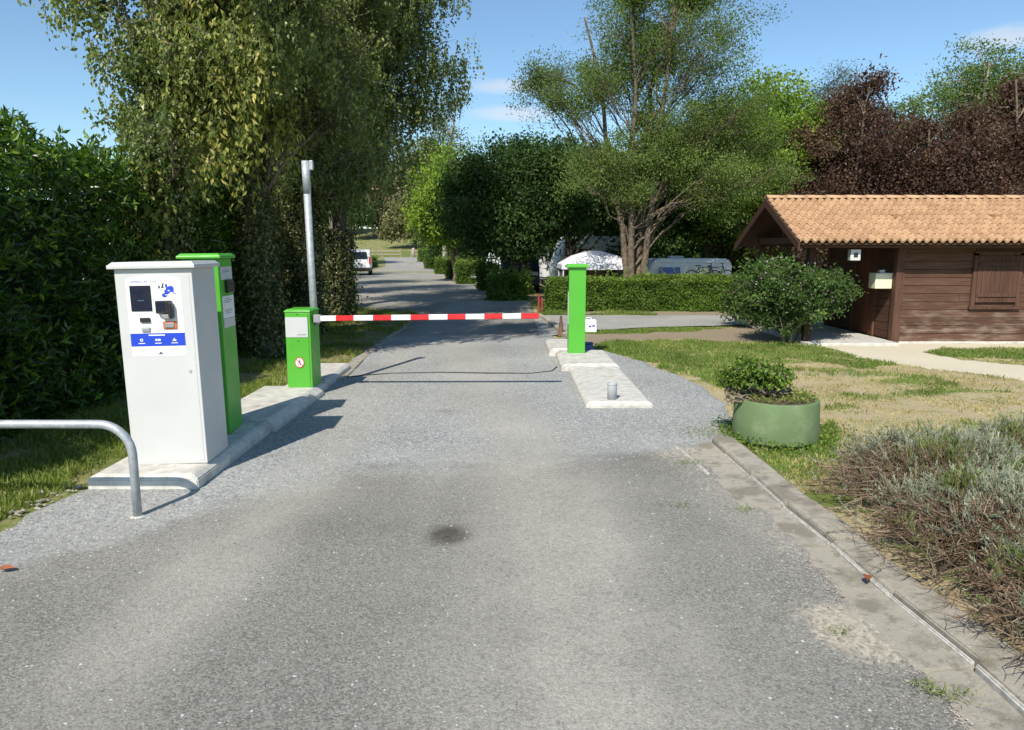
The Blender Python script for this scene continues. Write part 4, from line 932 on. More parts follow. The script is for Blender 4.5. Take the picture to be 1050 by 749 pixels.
def weeds(x, y, n, r, hgt, label, mat=None):
    q = np.random.default_rng(int(x*1000)); P = np.stack([q.normal(0, r, n), q.normal(0, r*.6, n), q.uniform(.005, hgt, n)], -1)
    d = np.stack([q.normal(0, 1, n), q.normal(0, 1, n), q.uniform(.2, 1.4, n)], -1)
    o = leaves_obj('weed_clump', P, d, unit(n, (0, 0, .8)), q.uniform(.014, .034, n), q.uniform(.003, .007, n), mat or M['grass_blade'], None)
    o.location = (x, y, .02); return tag(o, label, 'weeds', kind='stuff')
for (u, v, n, r, hh, lb) in ((706, 478, 90, .07, .022, 'small green weed clump at the upper end of the gutter'), (730, 449, 420, .16, .06, 'green weeds at the curved kerb end left of the planter'), (764, 527, 60, .05, .02, 'low weed in the worn asphalt left of the gutter'),
        (700, 523, 40, .04, .016, 'tiny weed tuft alone on the dark asphalt'), (975, 722, 80, .045, .025, 'weed tuft near the bottom right corner'), (858, 655, 36, .04, .014, 'thin weed in the pale grit beside the gutter'), (950, 712, 60, .04, .02, 'small weed just left of the bottom corner tuft')):
    p = G(u, v); weeds(p[0], p[1], n, r, hh, lb)
n = 2600; aa = RNG.uniform(0, 6.28, n); rr_ = .36+np.abs(RNG.normal(0, .22, n)); xx, yy = 2.37+np.cos(aa)*rr_, 6.42+np.sin(aa)*rr_*.8; k = (xx > 1.95)
P = np.stack([xx, yy, RNG.uniform(.01, .09, n)], -1)[k]; nn_ = len(P)
ntp = 900; a_ = RNG.uniform(0, 6.28, ntp); q_ = RNG.random(ntp)**.5*.33
Pw = np.stack([np.cos(a_)*q_, np.sin(a_)*q_, .395+RNG.uniform(0, .05, ntp)], -1)
leaves_obj('ground_leaves', Pw, unit(ntp, (0, 0, .4)), unit(ntp, (0, 0, .8)), RNG.uniform(.02, .045, ntp), RNG.uniform(.010, .02, ntp), M['yellowish_blade'], pl)['kind'] = 'stuff'
tag(leaves_obj('planter_weeds', P, unit(nn_, (0, 0, .5)), unit(nn_, (0, 0, .8)), RNG.uniform(.02, .045, nn_), RNG.uniform(.010, .022, nn_), M['hedge_leaf'], None), 'low green weeds around the foot of the round planter', 'weeds', kind='stuff')
# ------------------------------------------------------------------ shrubs near the camera
def lavender(x, y, rx, ry_, h, label, seed, dead=(-1.6, 2.2), nst=820):
    """woody spreading stems, grey green foliage over the dome"""
    q = np.random.default_rng(seed); root = thing('lavender_bush', (x, y, 0), label, 'lavender', group='lavender bushes along the kerb')
    tb = Tubes(); tb2 = Tubes(); LP, LD, LW, lvs = [], [], [], []; GP, GD = [], []
    lvd = []
    for i in range(nst):
        a = q.uniform(0, 6.28); u = q.random()**.6
        # low spreading on the road side and the near side
        side = max(0, math.cos(a-math.pi-.65)); el = (1-u)*1.3+.18*(1-side)
        L = .8+.25*q.random()+.45*side*u*q.random(); ex = np.array([math.cos(a)*rx*u*L, math.sin(a)*ry_*u*L, h*math.sqrt(max(.02, 1-u*u*.93))*(.78+.3*q.random())])
        b = np.array([math.cos(a)*.22*rx*q.random(), math.sin(a)*.35*ry_*q.random(), 0])
        mid = (b+ex)/2+np.array([math.cos(a)*.08, math.sin(a)*.08, .10+.08*q.random()]) + q.normal(0, .03, 3)
        p = bez(b, mid, ex, 6)+q.normal(0, .008, (6, 3)); isdead = side*u > .20+.2*q.random() or ex[2] < .19
        tb.add(p, np.linspace(.006, .0022, 6), 4)
        ntw = 12 if isdead else 6
        for k in range(ntw):
            s = p[q.integers(2, 6)]; d = (ex-b)/np.linalg.norm(ex-b)*.6+q.normal(0, .55, 3)+np.array([0, 0, .1 if isdead else .6]); d /= np.linalg.norm(d)
            e = s+d*q.uniform(.05, .15); e[2] = max(e[2], .02); (tb2).add([s, (s+e)/2+q.normal(0, .006, 3), e], [.0022, .0018, .001], 3)
            if not isdead or q.random() < .10:
                m = q.integers(14, 24); t = q.random((m, 1)); pp = s+(e-s)*(.25+.9*t); LP.append(pp); dd = d+q.normal(0, .45, (m, 3))+np.array([0, 0, .4]); LD.append(dd)
                g = vnoise(x+e[0], y+e[1], .28, 91); (lvs.append(np.full(m, q.uniform(.1, 1)))); LW.append(np.full(m, g > .62))
    def st(tbx, name, mat):
        V = np.concatenate(tbx.V); Fc = np.concatenate(tbx.F); r = []
        for f in tbx.F: r.append(np.full(len(f), q.random()))
        return npmesh(name, V, Fc, mat, root, attrs=dict(lv=np.concatenate(r)), domain='FACE')
    st(tb, 'woody_stems', M['lav_dead']); st(tb2, 'dry_twigs', M['lav_dead'])
    P = np.concatenate(LP); D = np.concatenate(LD); lv = np.concatenate(lvs); gm = np.concatenate(LW); n = len(P)
    L = q.uniform(.015, .032, n); W = q.uniform(.004, .007, n)
    leaves_obj('silver_foliage', P[~gm], D[~gm], unit(n, (0, 0, .4))[~gm], L[~gm], W[~gm], M['lav_leaf'], root, lv[~gm])
    if gm.sum() > 10: leaves_obj('green_shoots', P[gm], D[gm]+np.array([0, 0, .8]), unit(n, (0, 0, .4))[gm], L[gm]*1.4, W[gm], M['lav_green'], root, lv[gm])
    return root
lavender(2.92, 4.62, .78, .74, .41, 'lavender bush nearest the green planter, silver top over dead stems', 11)
lavender(2.74, 3.70, .74, .74, .40, 'lavender bush with dark dead stems sprawling over the kerb', 12)
lavender(3.74, 4.75, .72, .80, .45, 'silver lavender bush at the right edge of the photo', 13)
lavender(2.68, 2.85, .66, .62, .37, 'lavender bush in the bottom right corner, mostly dry twigs', 14, nst=560)

make_tree('planter_bush', 'small leafy bush growing out of the green planter and leaning left', 'bush', (2.28, 6.36, .37), .22,
    [(-.10, -.02, .22, .27, .22, .14), (-.32, -.08, .08, .13, .12, .12), (.02, 0, .12, .20, .2, .09)], M['hedge_leaf'], M['twig'], limbs=46, subs=8, per=20, leaf=(.042, .026), clump=.035, r0=.012, stems=4, seed=31, out=.6)
hb = make_tree('flowering_shrub', 'round hibiscus shrub with mauve flowers in front of the shed porch', 'shrub', (5.20, 13.4, 0), .70,
    [(.02, 0, .98, .80, .7, .58), (-.25, 0, .80, .65, .6, .42), (.45, 0, .92, .42, .5, .38)], M['hib_leaf'], M['twig'], limbs=100, subs=11, per=32, leaf=(.06, .042), clump=.07, r0=.05, stems=6, seed=32, out=.42)
n = 170; d = unit(n, (-.2, -.5, .3)); P = d*np.array([.85, .75, .62])+np.array([0, 0, 1.0])
leaves_obj('flowers', P, unit(n), unit(n, (0, -1, .3)), RNG.uniform(.025, .05, n), RNG.uniform(.025, .04, n), M['flower'], hb)['kind'] = 'stuff'
make_tree('flowering_shrub', 'low dark green shrub at the end of the trimmed hedge, left of the hibiscus', 'shrub', (5.42, 16.0, 0), .5,
    [(0, 0, .65, .62, .6, .55), (.2, 0, .45, .5, .5, .35)], M['hib_leaf'], M['twig'], limbs=60, subs=8, per=24, leaf=(.065, .045), clump=.07, r0=.05, stems=5, seed=33, out=.42)

# ------------------------------------------------------------------ hedges
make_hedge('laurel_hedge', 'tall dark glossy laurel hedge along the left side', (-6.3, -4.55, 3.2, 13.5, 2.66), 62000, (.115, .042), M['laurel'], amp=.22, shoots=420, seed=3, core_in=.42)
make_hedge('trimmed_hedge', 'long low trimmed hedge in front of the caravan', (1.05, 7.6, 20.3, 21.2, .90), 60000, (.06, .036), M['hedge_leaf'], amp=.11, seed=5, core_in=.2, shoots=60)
for (x0, x1, y0, y1, h, lb) in ((-.75, .42, 24.5, 25.4, 1.0, 'dark trimmed hedge block right of the road, nearest to the junction'), (-1.4, -.7, 31, 31.8, 1.15, 'trimmed hedge block with a sunny end, second along the road'), (-3.0, -1.7, 38.5, 39.5, 1.25, 'trimmed hedge block beside the road, third from the junction'),
        (-4.3, -3.1, 47, 48, 1.25, 'small trimmed hedge block, fourth from the junction'), (-6.0, -4.9, 57, 58, 1.3, 'small far trimmed hedge block, fifth from the junction'), (-8.3, -6.9, 69, 70.2, 1.4, 'farthest trimmed hedge block below the yellow green tree'), (-10.6, -9.4, 82, 84, 1.5, 'bright clipped hedge by the end of the road')):
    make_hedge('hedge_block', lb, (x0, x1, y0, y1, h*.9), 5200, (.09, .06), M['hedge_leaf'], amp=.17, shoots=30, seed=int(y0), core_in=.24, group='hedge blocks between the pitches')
make_hedge('low_shrub_row', 'low clipped shrub row beyond the white van', (-15.5, -13.6, 66, 74, 1.1), 4000, (.12, .08), M['hedge_leaf'], amp=.15, seed=77)

# ------------------------------------------------------------------ trees on the left of the road
PB = 'hanging leafy poplar row'
make_tree('poplar_tree', 'ivy clad tree behind the payment machine, nearest of the left row', 'tree', (-4.55, 9.6, 0), 6.6,
    [(.1, 0, 5.8, .85, .9, 1.8), (.3, -.1, 3.6, .75, .7, 1.2), (-.15, 0, 2.8, .5, .6, .7), (.9, .1, 5.2, .8, .8, 1.6), (-.75, 0, 5.4, .5, .6, 1.0), (1.6, -.9, 6.0, .9, .7, .8), (2.3, -.4, 6.8, .9, .7, .8)], M['poplar_leaf'], M['bark'], limbs=86, subs=12, per=70, leaf=(.064, .044), clump=.15, r0=.15, hang=.32, ivy=4.5, seed=41, group=PB, lvbias=.05,  # last two crown volumes are added above the view to shade the road
    vine=[(.9, -.3, 4.2, .8, .3, 1.2, 120), (-.2, -.5, 2.4, .5, .2, .9, 50)])
make_tree('poplar_tree', 'ivy clad leafy tree just behind the barrier cabinet, second of the left row', 'tree', (-3.95, 11.6, 0), 7.6,
    [(.1, -.2, 6.0, 1.2, 1.0, 1.9), (-.1, -.2, 4.1, 1.0, .9, 1.1), (.6, 0, 4.6, .9, .9, 1.3)], M['poplar_leaf'], M['bark'], limbs=70, subs=12, per=76, leaf=(.064, .042), clump=.16, r0=.17, hang=.38, ivy=4.0, seed=42, group=PB,
    vine=[(0, -.9, 4.4, 1.1, .3, 1.2, 130)])
make_tree('poplar_tree', 'tree with pale bare branches above the barrier pole, third of the left row', 'tree', (-4.1, 14.4, 0), 9.5,
    [(.4, 0, 6.6, 1.7, 1.4, 2.4), (.3, 0, 4.0, 1.2, 1.2, 1.5), (1.3, 0, 7.2, 1.2, 1.2, 2.0)], M['poplar_leaf'], M['pale_bark'], limbs=78, subs=12, per=66, leaf=(.075, .05), clump=.19, r0=.18, hang=.28, ivy=5.0, seed=43, group=PB)
make_tree('poplar_tree', 'broad leafy tree overhanging the road, fourth of the left row', 'tree', (-4.2, 17.8, 0), 10.5,
    [(.7, 0, 6.9, 1.9, 1.7, 2.6), (.1, 0, 4.4, 1.5, 1.4, 1.4), (1.6, 0, 8.3, 1.3, 1.3, 2.0)], M['poplar_leaf'], M['dark_bark'], limbs=90, subs=12, per=60, leaf=(.08, .055), clump=.24, r0=.2, hang=.5, ivy=2.2, seed=44, group=PB)
make_tree('poplar_tree', 'leafy tree with a thick dark trunk, fifth of the left row', 'tree', (-5.1, 21.5, 0), 11,
    [(.3, 0, 7.6, 2.0, 1.8, 2.8), (0, 0, 4.8, 1.9, 1.7, 1.3), (1.3, 0, 9.4, 1.2, 1.4, 2.0)], M['poplar_leaf'], M['bark'], limbs=66, subs=11, per=52, leaf=(.10, .07), clump=.28, r0=.24, ivy=1.2, seed=45, group=PB)
for (x, y, s, lb, sd) in ((-7.6, 26, 1.0, 'tree beside the road seen past the pole, sixth of the left row', 46), (-11.2, 33, 1.12, 'tall tree at the bend beyond the barrier, seventh of the left row', 47), (-15.5, 49, 1.1, 'tree beside the white van, last of the left row', 48)):
    make_tree('poplar_tree', lb, 'tree', (x, y, tzf(x, y)), 10*s, [(.3, 0, 8*s, 2.1, 2, 3.4), (-.6, 0, 5.0*s, 2.3, 2, 1.2)], M['poplar_leaf'], M['dark_bark'], limbs=46, subs=10, per=46, leaf=(.13, .09), clump=.35, r0=.22, seed=sd, group=PB)
make_tree('poplar_tree', 'sparse pale poplar against the sky above the far road', 'tree', (-5.6, 60, tzf(-5.6, 60)), 14, [(0, 0, 12, 2.3, 1.9, 4.6), (-2.0, 0, 9, 1.8, 1.5, 3.0)], M['poplar_leaf'], M['pale_bark'], limbs=34, subs=9, per=34, leaf=(.16, .12), clump=.4, r0=.2, seed=49, group=PB)
make_hedge('undergrowth', 'dark ivy undergrowth filling the space behind the left trees', (-7.6, -5.6, 13.6, 19, 3.1), 16000, (.11, .08), M['ivy'], amp=.4, seed=9, core_in=.6, cat='undergrowth', shoots=160)
make_hedge('undergrowth', 'low dark ivy around the feet of the left trees', (-5.3, -4.5, 11.2, 16.5, 1.1), 14000, (.07, .05), M['ivy'], amp=.3, seed=19, core_in=.35, cat='undergrowth')
make_hedge('undergrowth', 'dark ivy bank left of the far road behind the tree trunks', (-11.5, -8.2, 22, 35, 2.6), 16000, (.12, .09), M['ivy'], amp=.4, seed=29, core_in=.6, cat='undergrowth')

# ------------------------------------------------------------------ trees right of the road
make_tree('locust_tree', 'large feathery acacia with several leaning trunks behind the hedge', 'tree', (3.95, 23.2, tzf(3.95, 23.2)), 9.2,
    [(.5, 0, 8.2, 2.3, 1.8, 1.8), (-1.9, 0, 7.0, 1.6, 1.4, 1.0), (2.5, 0, 6.8, 1.9, 1.6, 1.6), (-1.1, -.3, 4.6, 1.7, 1.2, 1.0), (2.9, -.2, 4.6, 1.7, 1.2, 1.2), (.2, 0, 10.0, 1.2, 1.2, .8), (1.7, 0, 10.1, .9, .9, .9), (.6, -.2, 5.7, 1.8, 1.2, 1.0), (-1.6, 0, 9.2, .6, .6, .5)],
    M['locust_leaf'], M['locust_bark'], limbs=84, subs=21, per=80, leaf=(.075, .036), clump=.19, zmin=.2, steep=1.0, wig=.06, flat=.8, r0=.25, stems=5, seed=51, out=.42, spread=.62, fork=.6, rlimb=.6)
make_tree('oak_tree', 'dense dark green tree behind the junction, left of the acacia', 'tree', (.35, 28.3, tzf(.35, 28.3)), 4.6,
    [(-.2, 0, 3.5, 2.5, 2.0, 2.0), (-1.2, 0, 2.6, 1.3, 1.5, 1.1), (1.1, 0, 3.9, 1.4, 1.4, 1.3)], M['oak_leaf'], M['dark_bark'], limbs=95, subs=12, per=62, leaf=(.13, .08), clump=.25, r0=.22, stems=2, seed=52)
make_tree('oak_tree', 'dark green tree above the white gazebo', 'tree', (2.7, 33.5, tzf(2.7, 33.5)), 6.6,
    [(0, 0, 5.6, 2.6, 2.0, 1.9), (1.6, 0, 5.2, 2.2, 1.8, 1.6)], M['oak_leaf'], M['dark_bark'], limbs=70, subs=11, per=54, leaf=(.15, .09), clump=.32, r0=.25, seed=53)
make_tree('oak_tree', 'dark tree shading the caravan, right of the acacia', 'tree', (8.3, 29.5, tzf(8.3, 29.5)), 6.6,
    [(0, 0, 5.4, 2.6, 2.0, 2.2), (-2.0, 0, 5.2, 2.0, 1.6, 1.4), (1.8, 0, 4.6, 2.0, 1.6, 1.6)], M['oak_leaf'], M['dark_bark'], limbs=90, subs=11, per=60, leaf=(.14, .09), clump=.3, r0=.25, stems=2, seed=54)
make_tree('maple_tree', 'yellow green tree overhanging the far end of the road', 'tree', (-3.2, 42.5, tzf(-3.2, 42.5)), 5.6,
    [(0, 0, 4.8, 2.3, 2.0, 2.6), (-1.3, 0, 3.4, 1.6, 1.5, 1.4), (1.0, 0, 3.6, 1.7, 1.5, 1.6)], M['lime_leaf'], M['bark'], limbs=70, subs=11, per=40, leaf=(.19, .13), clump=.32, r0=.2, seed=55)
make_tree('maple_tree', 'bright yellow green tree between the acacia and the purple trees', 'tree', (9.3, 27.2, tzf(9.3, 27.2)), 7.2,
    [(.3, 0, 6.3, 1.9, 1.6, 2.1), (.0, 0, 4.4, 2.3, 1.6, 1.4), (1.1, 0, 3.6, 1.4, 1.3, 1.1)], M['lime_leaf'], M['bark'], limbs=95, subs=11, per=54, leaf=(.13, .095), clump=.24, r0=.2, seed=56)
pt = 'purple leaved plum trees behind the shed'
for (x, y, s, lb, sd) in ((11.6, 25.5, 1.06, 'purple leaved tree behind the left part of the shed roof, with spiky top', 61), (14.9, 25.0, 1.0, 'purple leaved tree behind the middle of the shed roof', 62), (18.3, 25.6, 1.24, 'purple leaved tree at the right edge above the shed roof', 63)):
    make_tree('purple_tree', lb, 'tree', (x, y, tzf(x, y)), 6.6*s, [(0, 0, 5.0*s, 2.2, 1.8, 2.2), (-1.3, 0, 3.4*s, 1.6, 1.5, 1.4), (1.3, 0, 3.6*s, 1.7, 1.5, 1.5), (.3, 0, 7.1*s, .7, .7, 1.0), (-1.2, 0, 6.2*s, .5, .6, .8), (1.6, 0, 6.0*s, .5, .6, .9)], M['purple_leaf'], M['locust_bark'], limbs=112, subs=11, per=58, leaf=(.105, .065), clump=.27, r0=.13, seed=sd, group=pt, stems=2, out=.5, rlimb=.6)
make_tree('locust_tree', 'tall green acacia rising behind the purple trees', 'tree', (20.0, 32.5, tzf(20, 32.5)), 10.5, [(.2, 0, 9.0, 2.6, 2.0, 2.3), (-2.6, 0, 7.6, 1.4, 1.5, 1.6), (1.5, 0, 8.4, 1.6, 1.6, 1.6)], M['locust_leaf'], M['pale_bark'], limbs=80, subs=10, per=44, leaf=(.13, .07), clump=.32, flat=.45, r0=.25, seed=64)
make_tree('locust_tree', 'green acacia at the right edge behind the purple trees', 'tree', (24.2, 32.5, tzf(24, 32.5)), 9.6, [(0, 0, 8.2, 2.3, 2.0, 2.4)], M['locust_leaf'], M['pale_bark'], limbs=50, subs=10, per=44, leaf=(.13, .07), clump=.32, flat=.45, r0=.25, seed=65)
for (x, y, s, lb, sd) in ((13.9, 33, 1.0, 'blue green pine top between the yellow tree and the purple trees', 66), (16.2, 34.5, 1.0, 'second blue green pine top showing over the purple trees', 67)):
    make_tree('pine_tree', lb, 'tree', (x, y, tzf(x, y)), 9.2*s, [(0, 0, 8.3*s, 1.2, 1.2, 1.9), (0, 0, 6.2*s, 1.8, 1.7, 1.6)], M['pine_leaf'], M['dark_bark'], limbs=50, subs=9, per=46, leaf=(.17, .03), clump=.28, r0=.2, seed=sd)
# the wooded background beyond the pitches: two trees built once, then copied
bgA = make_tree('background_tree', 'dark background tree far behind the gazebo', 'tree', (1.5, 44, tzf(1.5, 44)), 7.4, [(0, 0, 5.2, 3.0, 2.6, 2.9), (0, 0, 2.8, 2.6, 2.2, 1.8)], M['oak_leaf'], M['dark_bark'], limbs=64, subs=10, per=50, leaf=(.22, .15), clump=.42, r0=.25, seed=71, group='background trees beyond the pitches')
BGS = [(6, 40, 1.0, 1, 'background tree far behind the left end of the caravan'), (10.5, 38, 1.0, 2.5, 'background tree far behind the bicycles'), (15, 38, 1.05, 4, 'background tree behind the yellow green tree'), (20, 41, 1.0, 5, 'background tree behind the first purple tree'), (26, 43, 1.05, 2, 'background tree behind the rightmost acacia'),
       (-1.8, 52, .95, 3, 'background tree behind the dark junction tree'), (4.2, 52, 1.1, .4, 'background tree deep behind the gazebo roof'), (-5.5, 66, 1.0, 2.2, 'background tree behind the yellow green roadside tree'), (12.8, 47, 1.15, 3.3, 'background tree deep behind the caravan'),
       (-13, 31, .95, 1.2, 'background tree behind the undergrowth on the left'), (-16, 42, 1.1, 5.1, 'background tree left of the white van')]
for (x, y, s, rz, lb) in BGS:
    c = copy_tree(bgA); c.location = (x, y, tzf(x, y)-.3); c.scale = (s, s, s); c.rotation_euler = (0, 0, rz); c['label'] = lb
fr = make_tree('distant_tree', 'pale olive tree on the meadow rise at the end of the road', 'tree', (-17, 128, tzf(-17, 128)), 8, [(0, 0, 6.2, 4.0, 3, 3.6), (-2.5, 0, 4, 3, 2, 2.2)], M['fig_leaf'], M['dark_bark'], limbs=46, subs=9, per=30, leaf=(.5, .35), clump=.8, r0=.35, seed=81, group='trees on the far meadow')
for (x, y, s, rz, lb) in ((-27, 150, 1.6, 1, 'distant tree left of the pale olive tree on the meadow'), (-40, 160, 1.7, 2, 'distant tree seen through the left trunks'), (-8, 150, 1.5, 3, 'distant tree right of the pale olive tree'), (-55, 150, 1.6, 4, 'distant tree behind the left row of trees'), (8, 150, 1.5, 5, 'distant tree hidden among the background trees'), (-19, 175, 1.9, .5, 'tallest distant tree at the top of the meadow')):
    c = copy_tree(fr); c.location = (x, y, tzf(x, y)-.5); c.scale = (s, s, s); c.rotation_euler = (0, 0, rz); c['label'] = lb
for i, (x, lb) in enumerate(((-16.6, 'slim tree stem standing beside the far rail fence'), (-19.2, 'slim tree stem standing left of the far rail fence'))):
    make_tree('slim_tree', lb, 'tree', (x, 76+i*2, tzf(x, 76)), 6.5, [(0, 0, 5.6, 1.9, 1.6, 1.8)], M['oak_leaf'], M['dark_bark'], limbs=24, subs=8, per=34, leaf=(.24, .17), clump=.4, r0=.2, seed=90+i)

# ------------------------------------------------------------------ far rail fence
def rail_fence(x0, x1, y, label):
    z = tzf((x0+x1)/2, y); t = thing('rail_fence', (x0, y, z), label, 'fence'); n = int(abs(x1-x0)/2.6)
    for i in range(n+1):
        mb = MB(); mb.box(i*2.6-.09, i*2.6+.09, -.09, .09, -.2, 1.0, bev=.01); mb.build('fence_post', M['rail_wood'], t)
    for zz in (.42, .86):
        mb = MB(); mb.box(-.1, n*2.6+.1, -.14, -.095, zz-.09, zz+.09, bev=.01); mb.build('rail', M['rail_wood'], t)
rail_fence(-23.5, -15.2, 103, 'low weathered wooden rail fence across the end of the road, left length'); rail_fence(-14.2, -8.5, 103, 'low weathered wooden rail fence right of the gap at the end of the road')
bol = thing('wooden_bollard', (-13.3, 98.5, tzf(-13.3, 98.5)), 'single short pale bollard at the far end of the road', 'bollard')
mb = MB(); mb.lathe([(.22, -.1), (.22, 1.15), (.18, 1.25), (.02, 1.27)], n=16); mb.build('body', M['stone'], bol)

# ------------------------------------------------------------------ white van
vx, vy = -11.3, 53.5; van = thing('parked_van', (vx, vy, tzf(vx, vy)+.02), 'white van parked on the left of the far road, seen from behind', 'van', rz=R(9))
mb = MB(); prof = [(0, .35), (0, 1.15), (.10, 1.80), (.35, 1.90), (2.6, 1.90), (3.25, 1.30), (4.1, 1.12), (4.25, .9), (4.25, .35)]
mb.prism([(-.88, a, b) for a, b in prof], (1.76, 0, 0)); body = mb.bm; bmesh.ops.bevel(body, geom=[e for e in body.edges], offset=.06, segments=3, affect='EDGES'); mb.build('body', M['van_white'], van)
mb = MB(); mb.prism([(-.72, .015, 1.20), (.72, .015, 1.20), (.62, .085, 1.72), (-.62, .085, 1.72)], (0, -.03, 0)); mb.build('rear_window', M['glass'], van)
mb = MB(); mb.box(-.9, .9, -.08, .06, .34, .58, bev=.03); mb.build('bumper', M['black_plastic'], van)
mb = MB(); mb.box(-.26, .26, -.025, -.003, .80, .92, bev=.004); mb.build('number_plate', M['boom_white'], van)
for s in (-1, 1):
    mb = MB(); mb.box(s*.84-.06, s*.84+.06, -.02, .06, .85, 1.35, bev=.02); mb.build('tail_light', M['red_lamp'], van)
    mb = MB(); mb.prism([(s*.885, .6, 1.25), (s*.885, 2.5, 1.25), (s*.885, 2.3, 1.70), (s*.885, .6, 1.70)], (s*.012, 0, 0)); mb.build('side_window', M['glass'], van)
    for yy in (.75, 3.4):
        mb = MB(); mb.lathe([(.20, -.1), (.31, -.1), (.32, -.05), (.32, .05), (.31, .1), (.20, .1)], (s*.80, yy, .32), 24, 'X'); wh_ = mb.build('wheel', M['tyre'], van)
        mb = MB(); mb.lathe([(.19, -.095), (.19, .095)], (s*.80, yy, .32), 20, 'X'); mb.build('rim', M['galv'], wh_)
mb = MB(); mb.box(-.9, .9, .14, 4.0, .30, .45); mb.build('underbody', M['black_plastic'], van)

# ------------------------------------------------------------------ camping pitches behind the hedge
def caravan(loc, rz, L, label, awn=True, h=2.42, name='caravan'):
    t = thing(name, loc, label, 'caravan', rz=rz); w2 = 1.1
    mb = MB(); prof = [(0.0, .45), (-.0, 1.0), (.30, 1.75), (.62, h-.08), (.85, h), (L-.15, h), (L, h-.2), (L, .45)]
    mb.prism([(a, -w2, b) for a, b in prof], (0, 2*w2, 0)); bmesh.ops.bevel(mb.bm, geom=list(mb.bm.edges), offset=.05, segments=3, affect='EDGES'); mb.build('shell', M['caravan'], t)
    wn = MB(); wn.box(L*.24, L*.46, -w2-.02, -w2-.003, 1.58, 2.10, bev=.02); wn = wn.build('window', M['glass'], t)
    if awn:
        mb = MB(); a, b = L*.24, L*.46; mb.prism([(a, -w2-.03, 2.10), (b, -w2-.03, 2.10), (b-.12, -w2-.42, 1.72), (a-.12, -w2-.42, 1.72)], (0, -.005, .022)); mb.build('raised_pane', plain('tinted pane', (.16, .19, .42), .15), wn)
        for xx in (a+.05, b-.05):
            mb = MB(); mb.tube([(xx, -w2-.02, 1.62), (xx-.10, -w2-.38, 1.76)], .012, 6); mb.build('stay', M['galv'], wn)
    for zz in (.9, 1.22, h-.16):
        mb = MB(); mb.box(.75 if zz > 2 else .3, L-.06, -w2-.012, -w2-.001, zz, zz+.022); mb.build('trim_strip', M['grey_label'], t)
    mb = MB(); mb.box(L*.70, L*.84, -w2-.02, -w2-.003, .55, 2.15, bev=.02); dd_ = mb.build('door', M['van_white'], t)
    mb = MB(); mb.box(L*.73, L*.81, -w2-.03, -w2-.021, 1.45, 1.9, bev=.02); mb.build('door_window', M['grey_label'], dd_)
    for s in (-1, 1):
        mb = MB(); mb.lathe([(.2, -.09), (.31, -.09), (.33, 0), (.31, .09), (.2, .09)], (L*.52, s*(w2-.08), .33), 24, 'Y'); q = mb.build('wheel', M['tyre'], t)
        mb = MB(); mb.lathe([(.19, -.085), (.19, .085)], (L*.52, s*(w2-.08), .33), 20, 'Y'); mb.build('rim', M['galv'], q)
    mb = MB(); mb.tube([(0, -.5, .5), (-1.0, 0, .5)], .04, 8); mb.tube([(0, .5, .5), (-1.0, 0, .5)], .04, 8); mb.build('drawbar', M['galv'], t)
    mb = MB(); mb.box(L*.4, L*.55, -.25, .25, h+.002, h+.09, bev=.03); mb.build('roof_light', M['grey_label'], t)
    return t
caravan((4.36, 26.6, tzf(4.9, 26.6)), R(-1), 3.35, 'white caravan with sloping nose and propped window behind the hedge')
caravan((2.05, 38.5, tzf(2.05, 38.5)+.1), R(8), 4.0, 'white motorhome partly hidden behind the gazebo and dark tree trunk', awn=False, h=2.75, name='motorhome')
caravan((-1.0, 35.0, tzf(-1.0, 35)), R(20), 2.6, 'pale caravan glimpsed low under the dark junction tree', awn=False, h=2.1)

dk_ = thing('parked_car', (.33, 29.6, tzf(.33, 29.6)), 'dark blue vehicle front seen in shade left of the gazebo', 'vehicle')
mb = MB(); prof = [(0, .30), (-.02, .75), (.12, 1.0), (.75, 1.12), (1.25, 1.62), (1.6, 1.70), (3.4, 1.70), (3.9, 1.1), (3.95, .3)]
mb.prism([(-.8, a, b) for a, b in prof], (1.6, 0, 0)); bmesh.ops.bevel(mb.bm, geom=list(mb.bm.edges), offset=.06, segments=3, affect='EDGES'); mb.build('body', plain('dark blue car paint', (.02, .035, .07), .2), dk_)
mb = MB(); mb.prism([(-.68, .80, 1.155), (.68, .80, 1.155), (.60, 1.23, 1.60), (-.60, 1.23, 1.60)], (0, -.012, .012)); mb.build('windscreen', M['glass'], dk_)
mb = MB(); mb.box(-.22, .22, -.06, -.03, .42, .52, bev=.004); mb.build('number_plate', M['boom_white'], dk_)
for s in (-1, 1):
    mb = MB(); mb.box(s*.58-.16, s*.58+.16, -.035, .06, .70, .86, bev=.03); mb.build('headlight', M['grey_label'], dk_)
    for yy in (.75, 3.1):
        mb = MB(); mb.lathe([(.2, -.09), (.30, -.09), (.32, 0), (.30, .09), (.2, .09)], (s*.72, yy, .31), 24, 'X'); mb.build('wheel', M['tyre'], dk_)

